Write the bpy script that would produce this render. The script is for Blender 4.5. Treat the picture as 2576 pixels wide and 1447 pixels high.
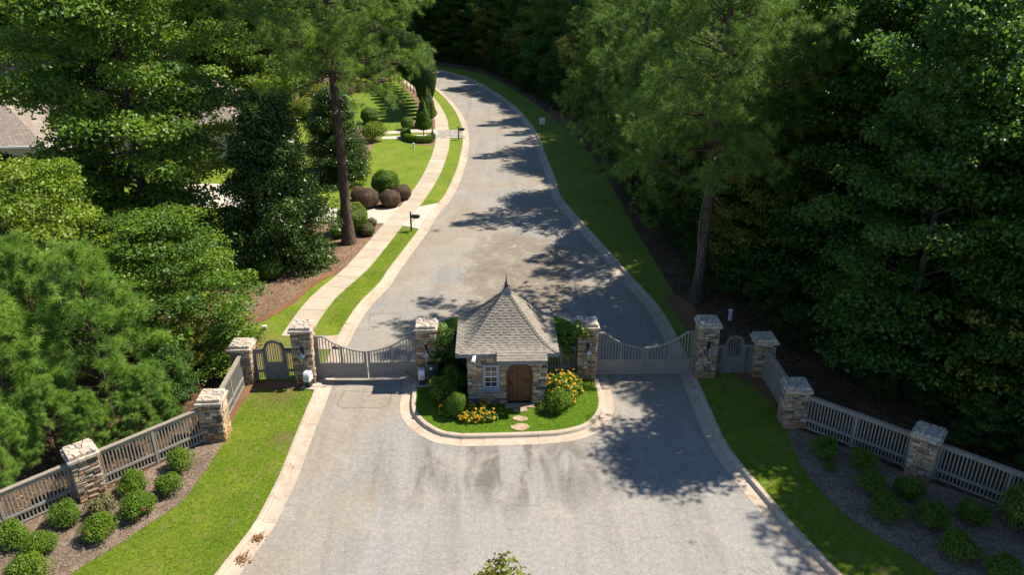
import bpy, bmesh, math, random
import numpy as np
from mathutils import Vector, Matrix, Euler

R = math.radians
scene = bpy.context.scene
C = scene.collection
for _o in list(bpy.data.objects):
    bpy.data.objects.remove(_o)

# ------------------------------------------------------------------ camera, sky, sun
CAM = Vector((-0.6, 0.0, 18.0)); PITCH = R(23.8); YAW = R(1.5); FPX = 1930.0
cd = bpy.data.cameras.new('camera'); cam = bpy.data.objects.new('camera', cd); C.objects.link(cam)
cam.location = CAM; cam.rotation_euler = (R(90) - PITCH, 0, -YAW)
cd.sensor_width = 36; cd.lens = FPX / 2576 * 36; cd.clip_start = 0.1; cd.clip_end = 3000
scene.camera = cam
SUN_EL = R(54); SUN_AZ = R(71)          # azimuth clockwise from +Y
S = Vector((math.cos(SUN_EL) * math.sin(SUN_AZ), math.cos(SUN_EL) * math.cos(SUN_AZ), math.sin(SUN_EL)))
w = bpy.data.worlds.new('World'); scene.world = w; w.use_nodes = True
wn = w.node_tree.nodes; wl = w.node_tree.links
bg = wn['Background']; sky = wn.new('ShaderNodeTexSky'); sky.sky_type = 'NISHITA'; sky.sun_disc = False
sky.sun_elevation = SUN_EL; sky.sun_rotation = SUN_AZ; sky.air_density = 1.0; sky.dust_density = 0.0; sky.ozone_density = 6.0
wl.new(sky.outputs[0], bg.inputs[0]); bg.inputs[1].default_value = 0.092
sd = bpy.data.lights.new('sun', 'SUN'); sd.energy = 4.8; sd.angle = R(0.53); sd.color = (1.0, 0.93, 0.82)
so = bpy.data.objects.new('sun', sd); C.objects.link(so); so.location = (40, 20, 60)
so.rotation_euler = S.to_track_quat('Z', 'Y').to_euler()
vs = scene.view_settings; vs.view_transform = 'Standard'; vs.look = 'None'; vs.exposure = 1.02; vs.gamma = 1.0
vs.use_curve_mapping = False
scene.cycles.max_bounces = 7; scene.cycles.diffuse_bounces = 3; scene.cycles.transmission_bounces = 4
scene.cycles.use_denoising = True
scene.cycles.sample_clamp_indirect = 8

FW = Vector((math.sin(YAW) * math.cos(PITCH), math.cos(YAW) * math.cos(PITCH), -math.sin(PITCH)))
RT = Vector((math.cos(YAW), -math.sin(YAW), 0)); UP = RT.cross(FW)
LZ = 0.14                                # level of lawns above the asphalt
def G(u, v, z=LZ):
    """where the photo's pixel (2576 wide) meets the level z"""
    d = FW + RT * ((u - 1288) / FPX) + UP * ((723.5 - v) / FPX)
    return CAM + d * ((z - CAM.z) / d.z)
def GP(pts, z=LZ): return [G(u, v, z) for u, v in pts]

# ------------------------------------------------------------------ mesh helpers
class MB:
    def __init__(s): s.v = []; s.f = []
    def add(s, vs, fs):
        b = len(s.v); s.v += [tuple(p) for p in vs]; s.f += [tuple(i + b for i in f) for f in fs]; return s
    def box(s, x0, x1, y0, y1, z0, z1):
        return s.add([(x0,y0,z0),(x1,y0,z0),(x1,y1,z0),(x0,y1,z0),(x0,y0,z1),(x1,y0,z1),(x1,y1,z1),(x0,y1,z1)],
                     [(0,3,2,1),(4,5,6,7),(0,1,5,4),(1,2,6,5),(2,3,7,6),(3,0,4,7)])
    def cbox(s, x0, x1, y0, y1, z0, z1, c=0.01):
        """box with chamfered edges along z and at the top"""
        def ring(a, z): return [(x0+a,y0,z),(x1-a,y0,z),(x1,y0+a,z),(x1,y1-a,z),(x1-a,y1,z),(x0+a,y1,z),(x0,y1-a,z),(x0,y0+a,z)]
        def ring2(a, z): return [(x0+2*a,y0+a,z),(x1-2*a,y0+a,z),(x1-a,y0+2*a,z),(x1-a,y1-2*a,z),(x1-2*a,y1-a,z),(x0+2*a,y1-a,z),(x0+a,y1-2*a,z),(x0+a,y0+2*a,z)]
        v = ring(c, z0) + ring(c, z1 - c) + ring2(c, z1)
        f = [tuple(range(7, -1, -1)), tuple(range(16, 24))]
        for k in (0, 8):
            for i in range(8): f.append((k+i, k+(i+1) % 8, k+8+(i+1) % 8, k+8+i))
        return s.add(v, f)
    def prism(s, poly, z0, z1):
        n = len(poly)
        v = [(p[0], p[1], z0) for p in poly] + [(p[0], p[1], z1) for p in poly]
        return s.add(v, [tuple(range(n-1, -1, -1)), tuple(range(n, 2*n))] + [(i, (i+1) % n, n+(i+1) % n, n+i) for i in range(n)])
    def prism_y(s, poly, y0, y1):
        """outline in x,z extruded along y"""
        n = len(poly)
        v = [(p[0], y0, p[1]) for p in poly] + [(p[0], y1, p[1]) for p in poly]
        return s.add(v, [tuple(range(n)), tuple(range(2*n-1, n-1, -1))] + [(i, n+i, n+(i+1) % n, (i+1) % n) for i in range(n)])
    def tube(s, pts, rad, n=6, cap=True):
        pts = [Vector(p) for p in pts]; b = len(s.v)
        if not hasattr(rad, '__len__'): rad = [rad] * len(pts)
        for i, p in enumerate(pts):
            d = (pts[min(i+1, len(pts)-1)] - pts[max(i-1, 0)]).normalized()
            a = d.orthogonal().normalized() if abs(d.z) > 0.9 else Vector((0,0,1)).cross(d).normalized()
            if abs(d.z) > 0.9: a = (Vector((1,0,0)) - d * d.x).normalized()
            c = d.cross(a)
            for k in range(n):
                t = 2*math.pi*k/n
                s.v.append(tuple(p + a*(math.cos(t)*rad[i]) + c*(math.sin(t)*rad[i])))
        for i in range(len(pts)-1):
            for k in range(n):
                s.f.append((b+i*n+k, b+i*n+(k+1) % n, b+(i+1)*n+(k+1) % n, b+(i+1)*n+k))
        if cap:
            s.f.append(tuple(b+k for k in range(n-1, -1, -1))); e = b+(len(pts)-1)*n
            s.f.append(tuple(e+k for k in range(n)))
        return s
    def lathe(s, prof, n=16, c=(0,0,0), ang=0):
        b = len(s.v)
        for r_, z in prof:
            for k in range(n):
                t = 2*math.pi*k/n + ang; s.v.append((c[0]+r_*math.cos(t), c[1]+r_*math.sin(t), c[2]+z))
        for i in range(len(prof)-1):
            for k in range(n): s.f.append((b+i*n+k, b+i*n+(k+1) % n, b+(i+1)*n+(k+1) % n, b+(i+1)*n+k))
        s.f.append(tuple(b+k for k in range(n-1, -1, -1))); e = b+(len(prof)-1)*n
        s.f.append(tuple(e+k for k in range(n)))
        return s
    def mesh(s, name, mat, smooth=False):
        m = bpy.data.meshes.new(name); m.from_pydata(s.v, [], s.f); m.update()
        if mat: m.materials.append(mat)
        if smooth: m.polygons.foreach_set('use_smooth', [True]*len(m.polygons))
        return m

def npmesh(name, V, F, mat, rnd=None, smooth=False):
    """F: (m,k) int array of equal faces"""
    m = bpy.data.meshes.new(name); n = len(V); k = F.shape[1]; nf = len(F)
    m.vertices.add(n); m.vertices.foreach_set('co', np.ascontiguousarray(V, dtype=np.float32).ravel())
    m.loops.add(nf*k); m.loops.foreach_set('vertex_index', F.astype(np.int32).ravel())
    m.polygons.add(nf); m.polygons.foreach_set('loop_start', np.arange(0, nf*k, k, dtype=np.int32))
    try: m.polygons.foreach_set('loop_total', np.full(nf, k, dtype=np.int32))
    except Exception: pass
    m.update(calc_edges=True)
    if rnd is not None:
        a = m.attributes.new('rnd', 'FLOAT', 'FACE'); a.data.foreach_set('value', rnd.astype(np.float32))
    if mat: m.materials.append(mat)
    if smooth: m.polygons.foreach_set('use_smooth', np.ones(nf, dtype=bool))
    return m

def link(name, data, parent=None, loc=(0,0,0), rot=(0,0,0), scale=(1,1,1)):
    o = bpy.data.objects.new(name, data); C.objects.link(o)
    if parent is not None: o.parent = parent
    o.location = loc; o.rotation_euler = rot; o.scale = scale
    return o
def tag(o, label=None, cat=None, group=None, kind=None):
    if label: o['label'] = label
    if cat: o['category'] = cat
    if group: o['group'] = group
    if kind: o['kind'] = kind
    return o
def thing(name, label, cat, loc=(0,0,0), rz=0, group=None, scale=1.0):
    o = link(name, None, None, loc, (0,0,rz), (scale,)*3); o.empty_display_size = 0.3
    return tag(o, label, cat, group)
def part(name, mb, mat, parent, smooth=False, loc=(0,0,0), rot=(0,0,0), scale=(1,1,1)):
    m = mb if isinstance(mb, bpy.types.Mesh) else mb.mesh(name, mat, smooth)
    return link(name, m, parent, loc, rot, scale)

def catmull(pts, step=0.5, closed=False):
    P = [Vector(p) for p in pts]; n = len(P); out = []
    rng = range(n if closed else n-1)
    for i in rng:
        if closed: a, b, c_, d = P[(i-1) % n], P[i], P[(i+1) % n], P[(i+2) % n]
        else: a, b, c_, d = P[max(i-1,0)], P[i], P[i+1], P[min(i+2,n-1)]
        m = max(1, int((c_-b).length/step))
        for k in range(m):
            t = k/m
            out.append(0.5*((2*b)+(-a+c_)*t+(2*a-5*b+4*c_-d)*t*t+(-a+3*b-3*c_+d)*t**3))
    if not closed: out.append(P[-1].copy())
    return out
def resample(pts, step, closed=False):
    P = list(pts) + ([pts[0]] if closed else []); d = [0.0]
    for a, b in zip(P, P[1:]): d.append(d[-1] + (b-a).length)
    n = max(2, int(round(d[-1]/step))); out = []; j = 0
    for i in range(n + (0 if closed else 1)):
        t = d[-1]*i/n
        while j < len(d)-2 and d[j+1] < t: j += 1
        q = (t-d[j])/max(1e-9, d[j+1]-d[j]); out.append(P[j].lerp(P[j+1], min(1, q)))
    return out
def normals2d(pts, closed=False):
    n = len(pts); out = []
    for i in range(n):
        a = pts[(i-1) % n] if closed else pts[max(i-1,0)]; b = pts[(i+1) % n] if closed else pts[min(i+1,n-1)]
        d = (b-a); d.z = 0; d.normalize(); out.append(Vector((-d.y, d.x, 0)))
    return out
def offset(pts, dist, closed=False):
    return [p + nn*dist for p, nn in zip(pts, normals2d(pts, closed))]
def sheet(name, pts, z, mat, kind='structure', parent=None, thick=0.0):
    bm = bmesh.new(); vs_ = [bm.verts.new((p[0], p[1], z)) for p in pts]
    f = bm.faces.new(vs_); f.normal_update()
    if f.normal.z < 0: f.normal_flip()
    if thick:
        r_ = bmesh.ops.extrude_face_region(bm, geom=[f]); 
        for e in r_['geom']:
            if isinstance(e, bmesh.types.BMVert): e.co.z = z
        for v_ in vs_: v_.co.z = z - thick
    bmesh.ops.triangulate(bm, faces=[q for q in bm.faces if len(q.verts) > 4])
    bmesh.ops.recalc_face_normals(bm, faces=bm.faces[:]) if thick else None
    m = bpy.data.meshes.new(name); bm.to_mesh(m); bm.free(); m.materials.append(mat)
    o = link(name, m, parent)
    if kind and parent is None: o['kind'] = kind
    return o

# ------------------------------------------------------------------ materials
def newmat(name):
    m = bpy.data.materials.new(name); m.use_nodes = True; nt = m.node_tree
    return m, nt, nt.nodes['Principled BSDF'], nt.nodes['Material Output']
def nd(nt, typ, ins=None, **props):
    n = nt.nodes.new('ShaderNode' + typ)
    for k, v_ in props.items(): setattr(n, k, v_)
    for k, v_ in (ins or {}).items():
        s_ = n.inputs[k]
        if isinstance(v_, bpy.types.NodeSocket): nt.links.new(v_, s_)
        elif isinstance(v_, bpy.types.Node): nt.links.new(v_.outputs[0], s_)
        else: s_.default_value = v_
    return n
def col(c): return (c[0], c[1], c[2], 1.0)
def ramp(nt, fac, stops, interp='LINEAR'):
    n = nt.nodes.new('ShaderNodeValToRGB'); n.color_ramp.interpolation = interp
    e = n.color_ramp.elements
    while len(e) < len(stops): e.new(0.5)
    for q, (p, c) in zip(e, stops):
        q.position = p; q.color = col(c) if hasattr(c, '__len__') else (c, c, c, 1)
    nt.links.new(fac if isinstance(fac, bpy.types.NodeSocket) else fac.outputs[0], n.inputs[0])
    return n.outputs[0]
def mix(nt, fac, a, b, mode='MIX'):
    n = nt.nodes.new('ShaderNodeMix'); n.data_type = 'RGBA'; n.blend_type = mode
    for s_, v_ in ((n.inputs[0], fac), (n.inputs[6], a), (n.inputs[7], b)):
        if isinstance(v_, bpy.types.NodeSocket): nt.links.new(v_, s_)
        elif hasattr(v_, '__len__'): s_.default_value = col(v_)
        else: s_.default_value = v_
    return n.outputs[2]
def math_(nt, op, a, b=0.0, c=0.0):
    n = nt.nodes.new('ShaderNodeMath'); n.operation = op
    for s_, v_ in zip(n.inputs, (a, b, c)):
        if isinstance(v_, bpy.types.NodeSocket): nt.links.new(v_, s_)
        else: s_.default_value = v_
    return n.outputs[0]
def pos(nt, scale=(1,1,1), rot=(0,0,0)):
    g = nt.nodes.new('ShaderNodeNewGeometry')
    m = nd(nt, 'Mapping', {'Vector': g.outputs['Position'], 'Scale': scale, 'Rotation': rot})
    return m.outputs[0]
def noise(nt, vec, scale, detail=4, rough=0.55, dist=0.0):
    return nd(nt, 'TexNoise', {'Vector': vec, 'Scale': scale, 'Detail': detail, 'Roughness': rough, 'Distortion': dist}).outputs[0]
def bump(nt, h, strength, dist, bs):
    b = nd(nt, 'Bump', {'Height': h, 'Strength': strength, 'Distance': dist}); nt.links.new(b.outputs[0], bs.inputs['Normal'])
AF = 0.78
def setc(nt, bs, c, k=None):
    k = AF if k is None else k
    if k != 1.0: c = mix(nt, 1.0, c, (k, k, k), 'MULTIPLY')
    nt.links.new(c, bs.inputs['Base Color'])

def simple(name, c, rough=0.6, metal=0.0, var=0.12, nscale=9, bmp=0.0):
    m, nt, bs, out = newmat(name); v_ = pos(nt)
    n = noise(nt, v_, nscale, 5)
    a = tuple(x*(1-var) for x in c); b = tuple(min(1, x*(1+var)) for x in c)
    setc(nt, bs, ramp(nt, n, [(0.3, a), (0.7, b)]))
    bs.inputs['Roughness'].default_value = rough; bs.inputs['Metallic'].default_value = metal
    if bmp: bump(nt, noise(nt, v_, nscale*6, 4), bmp, 0.01, bs)
    return m

def mat_asphalt():
    m, nt, bs, out = newmat('asphalt'); v_ = pos(nt)
    fine = noise(nt, v_, 55, 3, 0.8); grit = noise(nt, v_, 14, 4, 0.7)
    big = noise(nt, v_, 0.16, 4, 0.6, 0.6); med = noise(nt, v_, 0.55, 5, 0.6, 0.8)
    streak = noise(nt, pos(nt, (1.1, 0.09, 1), (0, 0, R(4))), 1.0, 5, 0.6, 0.3)
    base = ramp(nt, big, [(0.36, (0.335, 0.285, 0.222)), (0.50, (0.350, 0.315, 0.262)), (0.64, (0.310, 0.302, 0.282))])
    # cooler lane to the right of the paving seam
    sx = nd(nt, 'SeparateXYZ', {0: v_}); x = sx.outputs[0]; y = sx.outputs[1]
    seam = math_(nt, 'ADD', x, math_(nt, 'MULTIPLY', med, 0.3))
    cool = ramp(nt, math_(nt, 'MULTIPLY', math_(nt, 'ADD', seam, 5.1), 1.2), [(0.35, 0.0), (0.6, 1.0)])
    near = ramp(nt, math_(nt, 'MULTIPLY', y, 0.02), [(0.50, 1.0), (0.56, 0.0)])
    base = mix(nt, math_(nt, 'MULTIPLY', math_(nt, 'MULTIPLY', cool, near), 0.75), base, (0.350, 0.340, 0.322))
    # brown water stains, strongest where the road pools behind the gatehouse
    dl = nd(nt, 'VectorMath', {0: nd(nt, 'VectorMath', {0: nd(nt, 'VectorMath', {0: v_, 1: (-1.0, -43.0, 0)}, operation='ADD').outputs[0], 1: (0.20, 0.095, 0)}, operation='MULTIPLY').outputs[0]}, operation='LENGTH').outputs[1]
    dl = math_(nt, 'ADD', dl, math_(nt, 'MULTIPLY', med, 0.55))
    pm = ramp(nt, dl, [(0.80, 1.0), (0.98, 0.35), (1.25, 0.0)])
    ringn = ramp(nt, noise(nt, v_, 0.33, 6, 0.65, 1.6), [(0.38, (0.185, 0.146, 0.104)), (0.5, (0.270, 0.226, 0.170)), (0.58, (0.215, 0.176, 0.130)), (0.68, (0.40, 0.36, 0.29))])
    base = mix(nt, math_(nt, 'MULTIPLY', pm, 0.8), base, ringn)
    # dark traffic smears in front of the island
    dl2 = nd(nt, 'VectorMath', {0: nd(nt, 'VectorMath', {0: nd(nt, 'VectorMath', {0: v_, 1: (0.4, -24.0, 0)}, operation='ADD').outputs[0], 1: (0.16, 0.30, 0)}, operation='MULTIPLY').outputs[0]}, operation='LENGTH').outputs[1]
    sm = ramp(nt, dl2, [(0.45, 1.0), (1.0, 0.0)])
    smear = ramp(nt, noise(nt, pos(nt, (0.9, 0.22, 1)), 1.0, 5, 0.6, 0.7), [(0.42, 0.0), (0.58, 1.0)])
    base = mix(nt, math_(nt, 'MULTIPLY', math_(nt, 'MULTIPLY', sm, smear), 0.8), base, (0.135, 0.118, 0.098))
    base = mix(nt, ramp(nt, streak, [(0.48, 0.0), (0.68, 0.4)]), base, (0.215, 0.192, 0.162))
    base = mix(nt, ramp(nt, med, [(0.52, 0.0), (0.68, 0.55)]), base, (0.420, 0.385, 0.330))
    spot = nd(nt, 'VectorMath', {0: v_, 1: (G(1740, 1367, 0).x, G(1740, 1367, 0).y, 0)}, operation='DISTANCE').outputs[1]
    spot = math_(nt, 'ADD', spot, math_(nt, 'MULTIPLY', grit, 0.16))
    base = mix(nt, ramp(nt, spot, [(0.12, 0.55), (0.27, 0.0)]), base, (0.12, 0.105, 0.09))
    # hairline cracks
    wob = nd(nt, 'VectorMath', {0: v_, 1: nd(nt, 'VectorMath', {0: nd(nt, 'TexNoise', {'Vector': v_, 'Scale': 1.3, 'Detail': 5}).outputs[1], 'Scale': 1.6}, operation='SCALE').outputs[0]}, operation='ADD').outputs[0]
    vor = nd(nt, 'TexVoronoi', {'Vector': wob, 'Scale': 0.30}, feature='DISTANCE_TO_EDGE').outputs[0]
    cr = math_(nt, 'MULTIPLY', ramp(nt, vor, [(0.0, 1.0), (0.0035, 0.6), (0.007, 0.0)]), ramp(nt, noise(nt, v_, 0.22, 3), [(0.42, 0.0), (0.6, 0.45)]))
    base = mix(nt, cr, base, (0.09, 0.08, 0.07))
    sp = ramp(nt, fine, [(0.30, (0.55, 0.55, 0.55)), (0.5, (1, 1, 1)), (0.72, (1.45, 1.45, 1.45))])
    base = mix(nt, 1.0, base, (0.93, 0.90, 0.86), 'MULTIPLY')
    base = mix(nt, 0.75, base, sp, 'MULTIPLY')
    base = mix(nt, 0.8, base, ramp(nt, grit, [(0.3, (0.70, 0.70, 0.70)), (0.7, (1.28, 1.28, 1.28))]), 'MULTIPLY')
    base = mix(nt, 0.7, base, ramp(nt, noise(nt, v_, 5.0, 5, 0.75), [(0.33, (0.76, 0.755, 0.75)), (0.67, (1.2, 1.2, 1.2))]), 'MULTIPLY')
    setc(nt, bs, base); bs.inputs['Roughness'].default_value = 0.88; bs.inputs['Specular IOR Level'].default_value = 0.25
    bump(nt, fine, 0.5, 0.012, bs)
    return m
def mat_concrete(name, c1, c2, stain, amount=0.5):
    m, nt, bs, out = newmat(name); v_ = pos(nt)
    b = ramp(nt, noise(nt, v_, 0.9, 5, 0.6, 0.4), [(0.3, c1), (0.7, c2)])
    b = mix(nt, math_(nt, 'MULTIPLY', ramp(nt, noise(nt, v_, 2.3, 6, 0.7, 1.0), [(0.5, 0.0), (0.72, 1.0)]), amount), b, stain)
    oi = nd(nt, 'ObjectInfo').outputs['Random']
    b = mix(nt, 0.5, b, ramp(nt, oi, [(0, (0.80, 0.79, 0.78)), (1, (1.12, 1.1, 1.08))]), 'MULTIPLY')
    b = mix(nt, 0.4, b, ramp(nt, noise(nt, v_, 40, 3, 0.7), [(0.3, (0.72, 0.72, 0.72)), (0.7, (1.25, 1.25, 1.25))]), 'MULTIPLY')
    setc(nt, bs, b); bs.inputs['Roughness'].default_value = 0.85; bs.inputs['Specular IOR Level'].default_value = 0.3
    bump(nt, noise(nt, v_, 60, 4), 0.2, 0.006, bs)
    return m
def mat_grass(name, c_lo, c_mid, c_hi, dry, dryamt, stripes=False, soil=None):
    m, nt, bs, out = newmat(name); v_ = pos(nt)
    n1 = noise(nt, v_, 0.5, 5, 0.65, 0.5); n2 = noise(nt, v_, 6.0, 5, 0.75); n3 = noise(nt, v_, 34, 4, 0.8)
    b = ramp(nt, n1, [(0.3, c_lo), (0.5, c_mid), (0.7, c_hi)])
    b = mix(nt, 0.9, b, ramp(nt, n2, [(0.3, (0.55, 0.60, 0.55)), (0.5, (1, 1, 1)), (0.7, (1.4, 1.3, 1.3))]), 'MULTIPLY')
    b = mix(nt, 0.9, b, ramp(nt, n3, [(0.33, (0.35, 0.42, 0.35)), (0.5, (1, 1, 1)), (0.68, (1.75, 1.55, 1.5))]), 'MULTIPLY')
    d = ramp(nt, noise(nt, v_, 1.7, 6, 0.75, 0.6), [(0.52, 0.0), (0.70, 1.0)])
    b = mix(nt, math_(nt, 'MULTIPLY', d, dryamt), b, dry)
    if soil:
        for (cx, cy, rr) in soil:
            q = nd(nt, 'VectorMath', {0: v_, 1: (cx, cy, LZ)}, operation='DISTANCE').outputs[1]
            q = math_(nt, 'ADD', math_(nt, 'DIVIDE', q, rr), math_(nt, 'MULTIPLY', math_(nt, 'SUBTRACT', noise(nt, v_, 3.0, 6, 0.75), 0.5), 1.6))
            b = mix(nt, ramp(nt, q, [(0.35, 0.6), (1.1, 0.0)]), b, (0.24, 0.15, 0.075))
    if stripes:
        s_ = nd(nt, 'TexWave', {'Vector': pos(nt, (1, 0.30, 1)), 'Scale': 0.34, 'Distortion': 0.3}).outputs[1]
        b = mix(nt, 0.35, b, ramp(nt, s_, [(0.35, (0.8, 0.86, 0.8)), (0.65, (1.25, 1.15, 1.2))]), 'MULTIPLY')
    setc(nt, bs, b); bs.inputs['Roughness'].default_value = 0.8; bs.inputs['Specular IOR Level'].default_value = 0.15
    bump(nt, noise(nt, v_, 45, 5, 0.8), 0.9, 0.05, bs)
    return m
def mat_mulch(name, cs, scale=22, stretch=1.0):
    m, nt, bs, out = newmat(name); v_ = pos(nt, (1, stretch, 1), (0, 0, 0.6))
    vo = nd(nt, 'TexVoronoi', {'Vector': v_, 'Scale': scale, 'Randomness': 1.0}); rc = nd(nt, 'SeparateColor', {0: vo.outputs[1]}).outputs[0]
    b = ramp(nt, rc, [(i/(len(cs)-1), c) for i, c in enumerate(cs)])
    b = mix(nt, 0.8, b, ramp(nt, noise(nt, v_, 0.8, 5, 0.7), [(0.3, (0.65, 0.65, 0.66)), (0.7, (1.3, 1.25, 1.2))]), 'MULTIPLY')
    b = mix(nt, 0.7, b, ramp(nt, noise(nt, v_, 28, 4, 0.8), [(0.34, (0.35, 0.35, 0.35)), (0.6, (1.3, 1.3, 1.3))]), 'MULTIPLY')
    setc(nt, bs, b); bs.inputs['Roughness'].default_value = 0.9; bs.inputs['Specular IOR Level'].default_value = 0.15
    bump(nt, noise(nt, v_, 26, 5, 0.8), 1.0, 0.06, bs)
    return m
STONE = [(0.0, (0.20, 0.180, 0.155)), (0.12, (0.40, 0.32, 0.23)), (0.25, (0.52, 0.43, 0.32)), (0.36, (0.42, 0.27, 0.145)),
         (0.46, (0.085, 0.09, 0.105)), (0.55, (0.50, 0.39, 0.25)), (0.66, (0.27, 0.275, 0.285)), (0.76, (0.62, 0.54, 0.43)), (0.86, (0.34, 0.19, 0.10)), (0.93, (0.14, 0.135, 0.135)), (1.0, (0.47, 0.41, 0.33))]
def mat_stone(name, gain=1.0, clay=True, stops=STONE, pale=0.0):
    m, nt, bs, out = newmat(name); g = nt.nodes.new('ShaderNodeNewGeometry'); v_ = g.outputs['Position']
    oi = nd(nt, 'ObjectInfo').outputs['Random']
    at = nd(nt, 'Attribute', attribute_name='rnd').outputs[2]
    r_ = math_(nt, 'FRACT', math_(nt, 'ADD', oi, at))
    b = ramp(nt, r_, [(p, tuple(x*gain*(1-pale)+0.62*pale for x in c)) for p, c in stops])
    b = mix(nt, 1.0, b, (1.10, 0.98, 0.84), 'MULTIPLY')
    nn = noise(nt, v_, 9, 6, 0.7, 0.6)
    b = mix(nt, 0.85, b, ramp(nt, nn, [(0.28, (0.5, 0.48, 0.46)), (0.5, (1, 1, 1)), (0.72, (1.4, 1.36, 1.3))]), 'MULTIPLY')
    b = mix(nt, ramp(nt, noise(nt, v_, 3.7, 5), [(0.55, 0.0), (0.75, 0.45)]), b, (0.36, 0.24, 0.13))
    if clay:
        z = nd(nt, 'SeparateXYZ', {0: v_}).outputs[2]
        zz = math_(nt, 'ADD', z, math_(nt, 'MULTIPLY', math_(nt, 'SUBTRACT', noise(nt, v_, 4, 4), 0.5), 0.5))
        b = mix(nt, ramp(nt, zz, [(0.22, 0.75), (0.62, 0.0)]), b, (0.40, 0.20, 0.085))
    setc(nt, bs, b); bs.inputs['Roughness'].default_value = 0.85; bs.inputs['Specular IOR Level'].default_value = 0.25
    bump(nt, nn, 0.6, 0.02, bs)
    return m
def mat_shingle():
    m, nt, bs, out = newmat('shingle'); g = nt.nodes.new('ShaderNodeNewGeometry'); v_ = g.outputs['Position']
    oi = nd(nt, 'ObjectInfo').outputs['Random']; at = nd(nt, 'Attribute', attribute_name='rnd').outputs[2]
    r_ = math_(nt, 'FRACT', math_(nt, 'ADD', oi, at))
    b = ramp(nt, r_, [(0, (0.250, 0.218, 0.170)), (0.25, (0.285, 0.250, 0.198)), (0.5, (0.315, 0.278, 0.220)), (0.8, (0.262, 0.228, 0.180)), (0.95, (0.335, 0.295, 0.235)), (1.0, (0.30, 0.225, 0.165))])
    b = mix(nt, 0.6, b, ramp(nt, noise(nt, v_, 60, 3, 0.8), [(0.3, (0.6, 0.6, 0.6)), (0.7, (1.4, 1.4, 1.4))]), 'MULTIPLY')
    b = mix(nt, 0.5, b, ramp(nt, noise(nt, v_, 1.6, 5, 0.7), [(0.3, (0.78, 0.78, 0.80)), (0.7, (1.2, 1.18, 1.15))]), 'MULTIPLY')
    setc(nt, bs, b); bs.inputs['Roughness'].default_value = 0.92; bs.inputs['Specular IOR Level'].default_value = 0.2
    bump(nt, noise(nt, v_, 90, 3), 0.4, 0.006, bs)
    return m
def mat_leaf(name, stops, trans=0.35, tcol=(0.20, 0.30, 0.03), rough=0.45, spec=0.25, tree_var=0.25, gain=1.45):
    m, nt, bs, out = newmat(name)
    at = nd(nt, 'Attribute', attribute_name='rnd').outputs[2]; oi = nd(nt, 'ObjectInfo').outputs['Random']
    b = ramp(nt, at, [(p_, tuple(x_*gain for x_ in c_)) for p_, c_ in stops]); tcol = tuple(x_*gain for x_ in tcol)
    tint = ramp(nt, oi, [(0, (1-tree_var, 1-tree_var*0.7, 1-tree_var)), (0.5, (1, 1, 1)), (1, (1+tree_var, 1+tree_var*0.6, 1.0))])
    b = mix(nt, 1.0, b, tint, 'MULTIPLY')
    setc(nt, bs, b, 1.0); bs.inputs['Roughness'].default_value = rough; bs.inputs['Specular IOR Level'].default_value = spec
    tr = nd(nt, 'BsdfTranslucent'); nt.links.new(mix(nt, 0.6, b, tcol), tr.inputs[0])
    ms = nd(nt, 'MixShader', {0: trans}); nt.links.new(bs.outputs[0], ms.inputs[1]); nt.links.new(tr.outputs[0], ms.inputs[2])
    nt.links.new(ms.outputs[0], out.inputs[0])
    return m
def mat_bark(name, c1, c2, c3):
    m, nt, bs, out = newmat(name); tc = nd(nt, 'TexCoord').outputs[3]
    mp = nd(nt, 'Mapping', {'Vector': tc, 'Scale': (1, 1, 0.22)}).outputs[0]
    vo = nd(nt, 'TexVoronoi', {'Vector': mp, 'Scale': 9.0}, feature='DISTANCE_TO_EDGE').outputs[0]
    n = noise(nt, mp, 7, 6, 0.7, 0.8)
    b = ramp(nt, n, [(0.3, c1), (0.55, c2), (0.75, c3)])
    b = mix(nt, 0.8, b, ramp(nt, vo, [(0.0, (0.3, 0.28, 0.27)), (0.12, (1.1, 1.1, 1.1))]), 'MULTIPLY')
    setc(nt, bs, b); bs.inputs['Roughness'].default_value = 0.95; bs.inputs['Specular IOR Level'].default_value = 0.1
    bump(nt, vo, 0.8, 0.04, bs)
    return m

M = {}
M['asphalt'] = mat_asphalt()
M['kerb'] = mat_concrete('kerb_concrete', (0.46, 0.360, 0.262), (0.56, 0.470, 0.365), (0.33, 0.19, 0.10), 0.65)
M['walk'] = mat_concrete('walk_concrete', (0.47, 0.385, 0.285), (0.55, 0.465, 0.355), (0.40, 0.28, 0.17), 0.45)
M['drive'] = mat_concrete('drive_concrete', (0.51, 0.44, 0.35), (0.57, 0.51, 0.415), (0.42, 0.34, 0.24), 0.35)
M['grass'] = mat_grass('grass', (0.115, 0.190, 0.010), (0.165, 0.240, 0.014), (0.215, 0.270, 0.024), (0.30, 0.23, 0.09), 0.75,
                       soil=[(-10.6, 32.6, 1.9), (-7.7, 32.8, 0.9), (-12.6, 33.5, 2.2), (-10.2, 29.2, 1.4), (-9.1, 25.8, 0.7)])
M['grass_far'] = mat_grass('grass_far', (0.110, 0.190, 0.014), (0.145, 0.220, 0.018), (0.175, 0.240, 0.024), (0.19, 0.18, 0.05), 0.2, stripes=True)
M['grass_island'] = mat_grass('grass_island', (0.080, 0.175, 0.006), (0.105, 0.205, 0.008), (0.135, 0.225, 0.012), (0.15, 0.16, 0.03), 0.12)
M['mulch'] = mat_mulch('mulch', [(0.14, 0.092, 0.062), (0.26, 0.185, 0.130), (0.36, 0.275, 0.205), (0.20, 0.136, 0.092), (0.44, 0.35, 0.26)])
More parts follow.
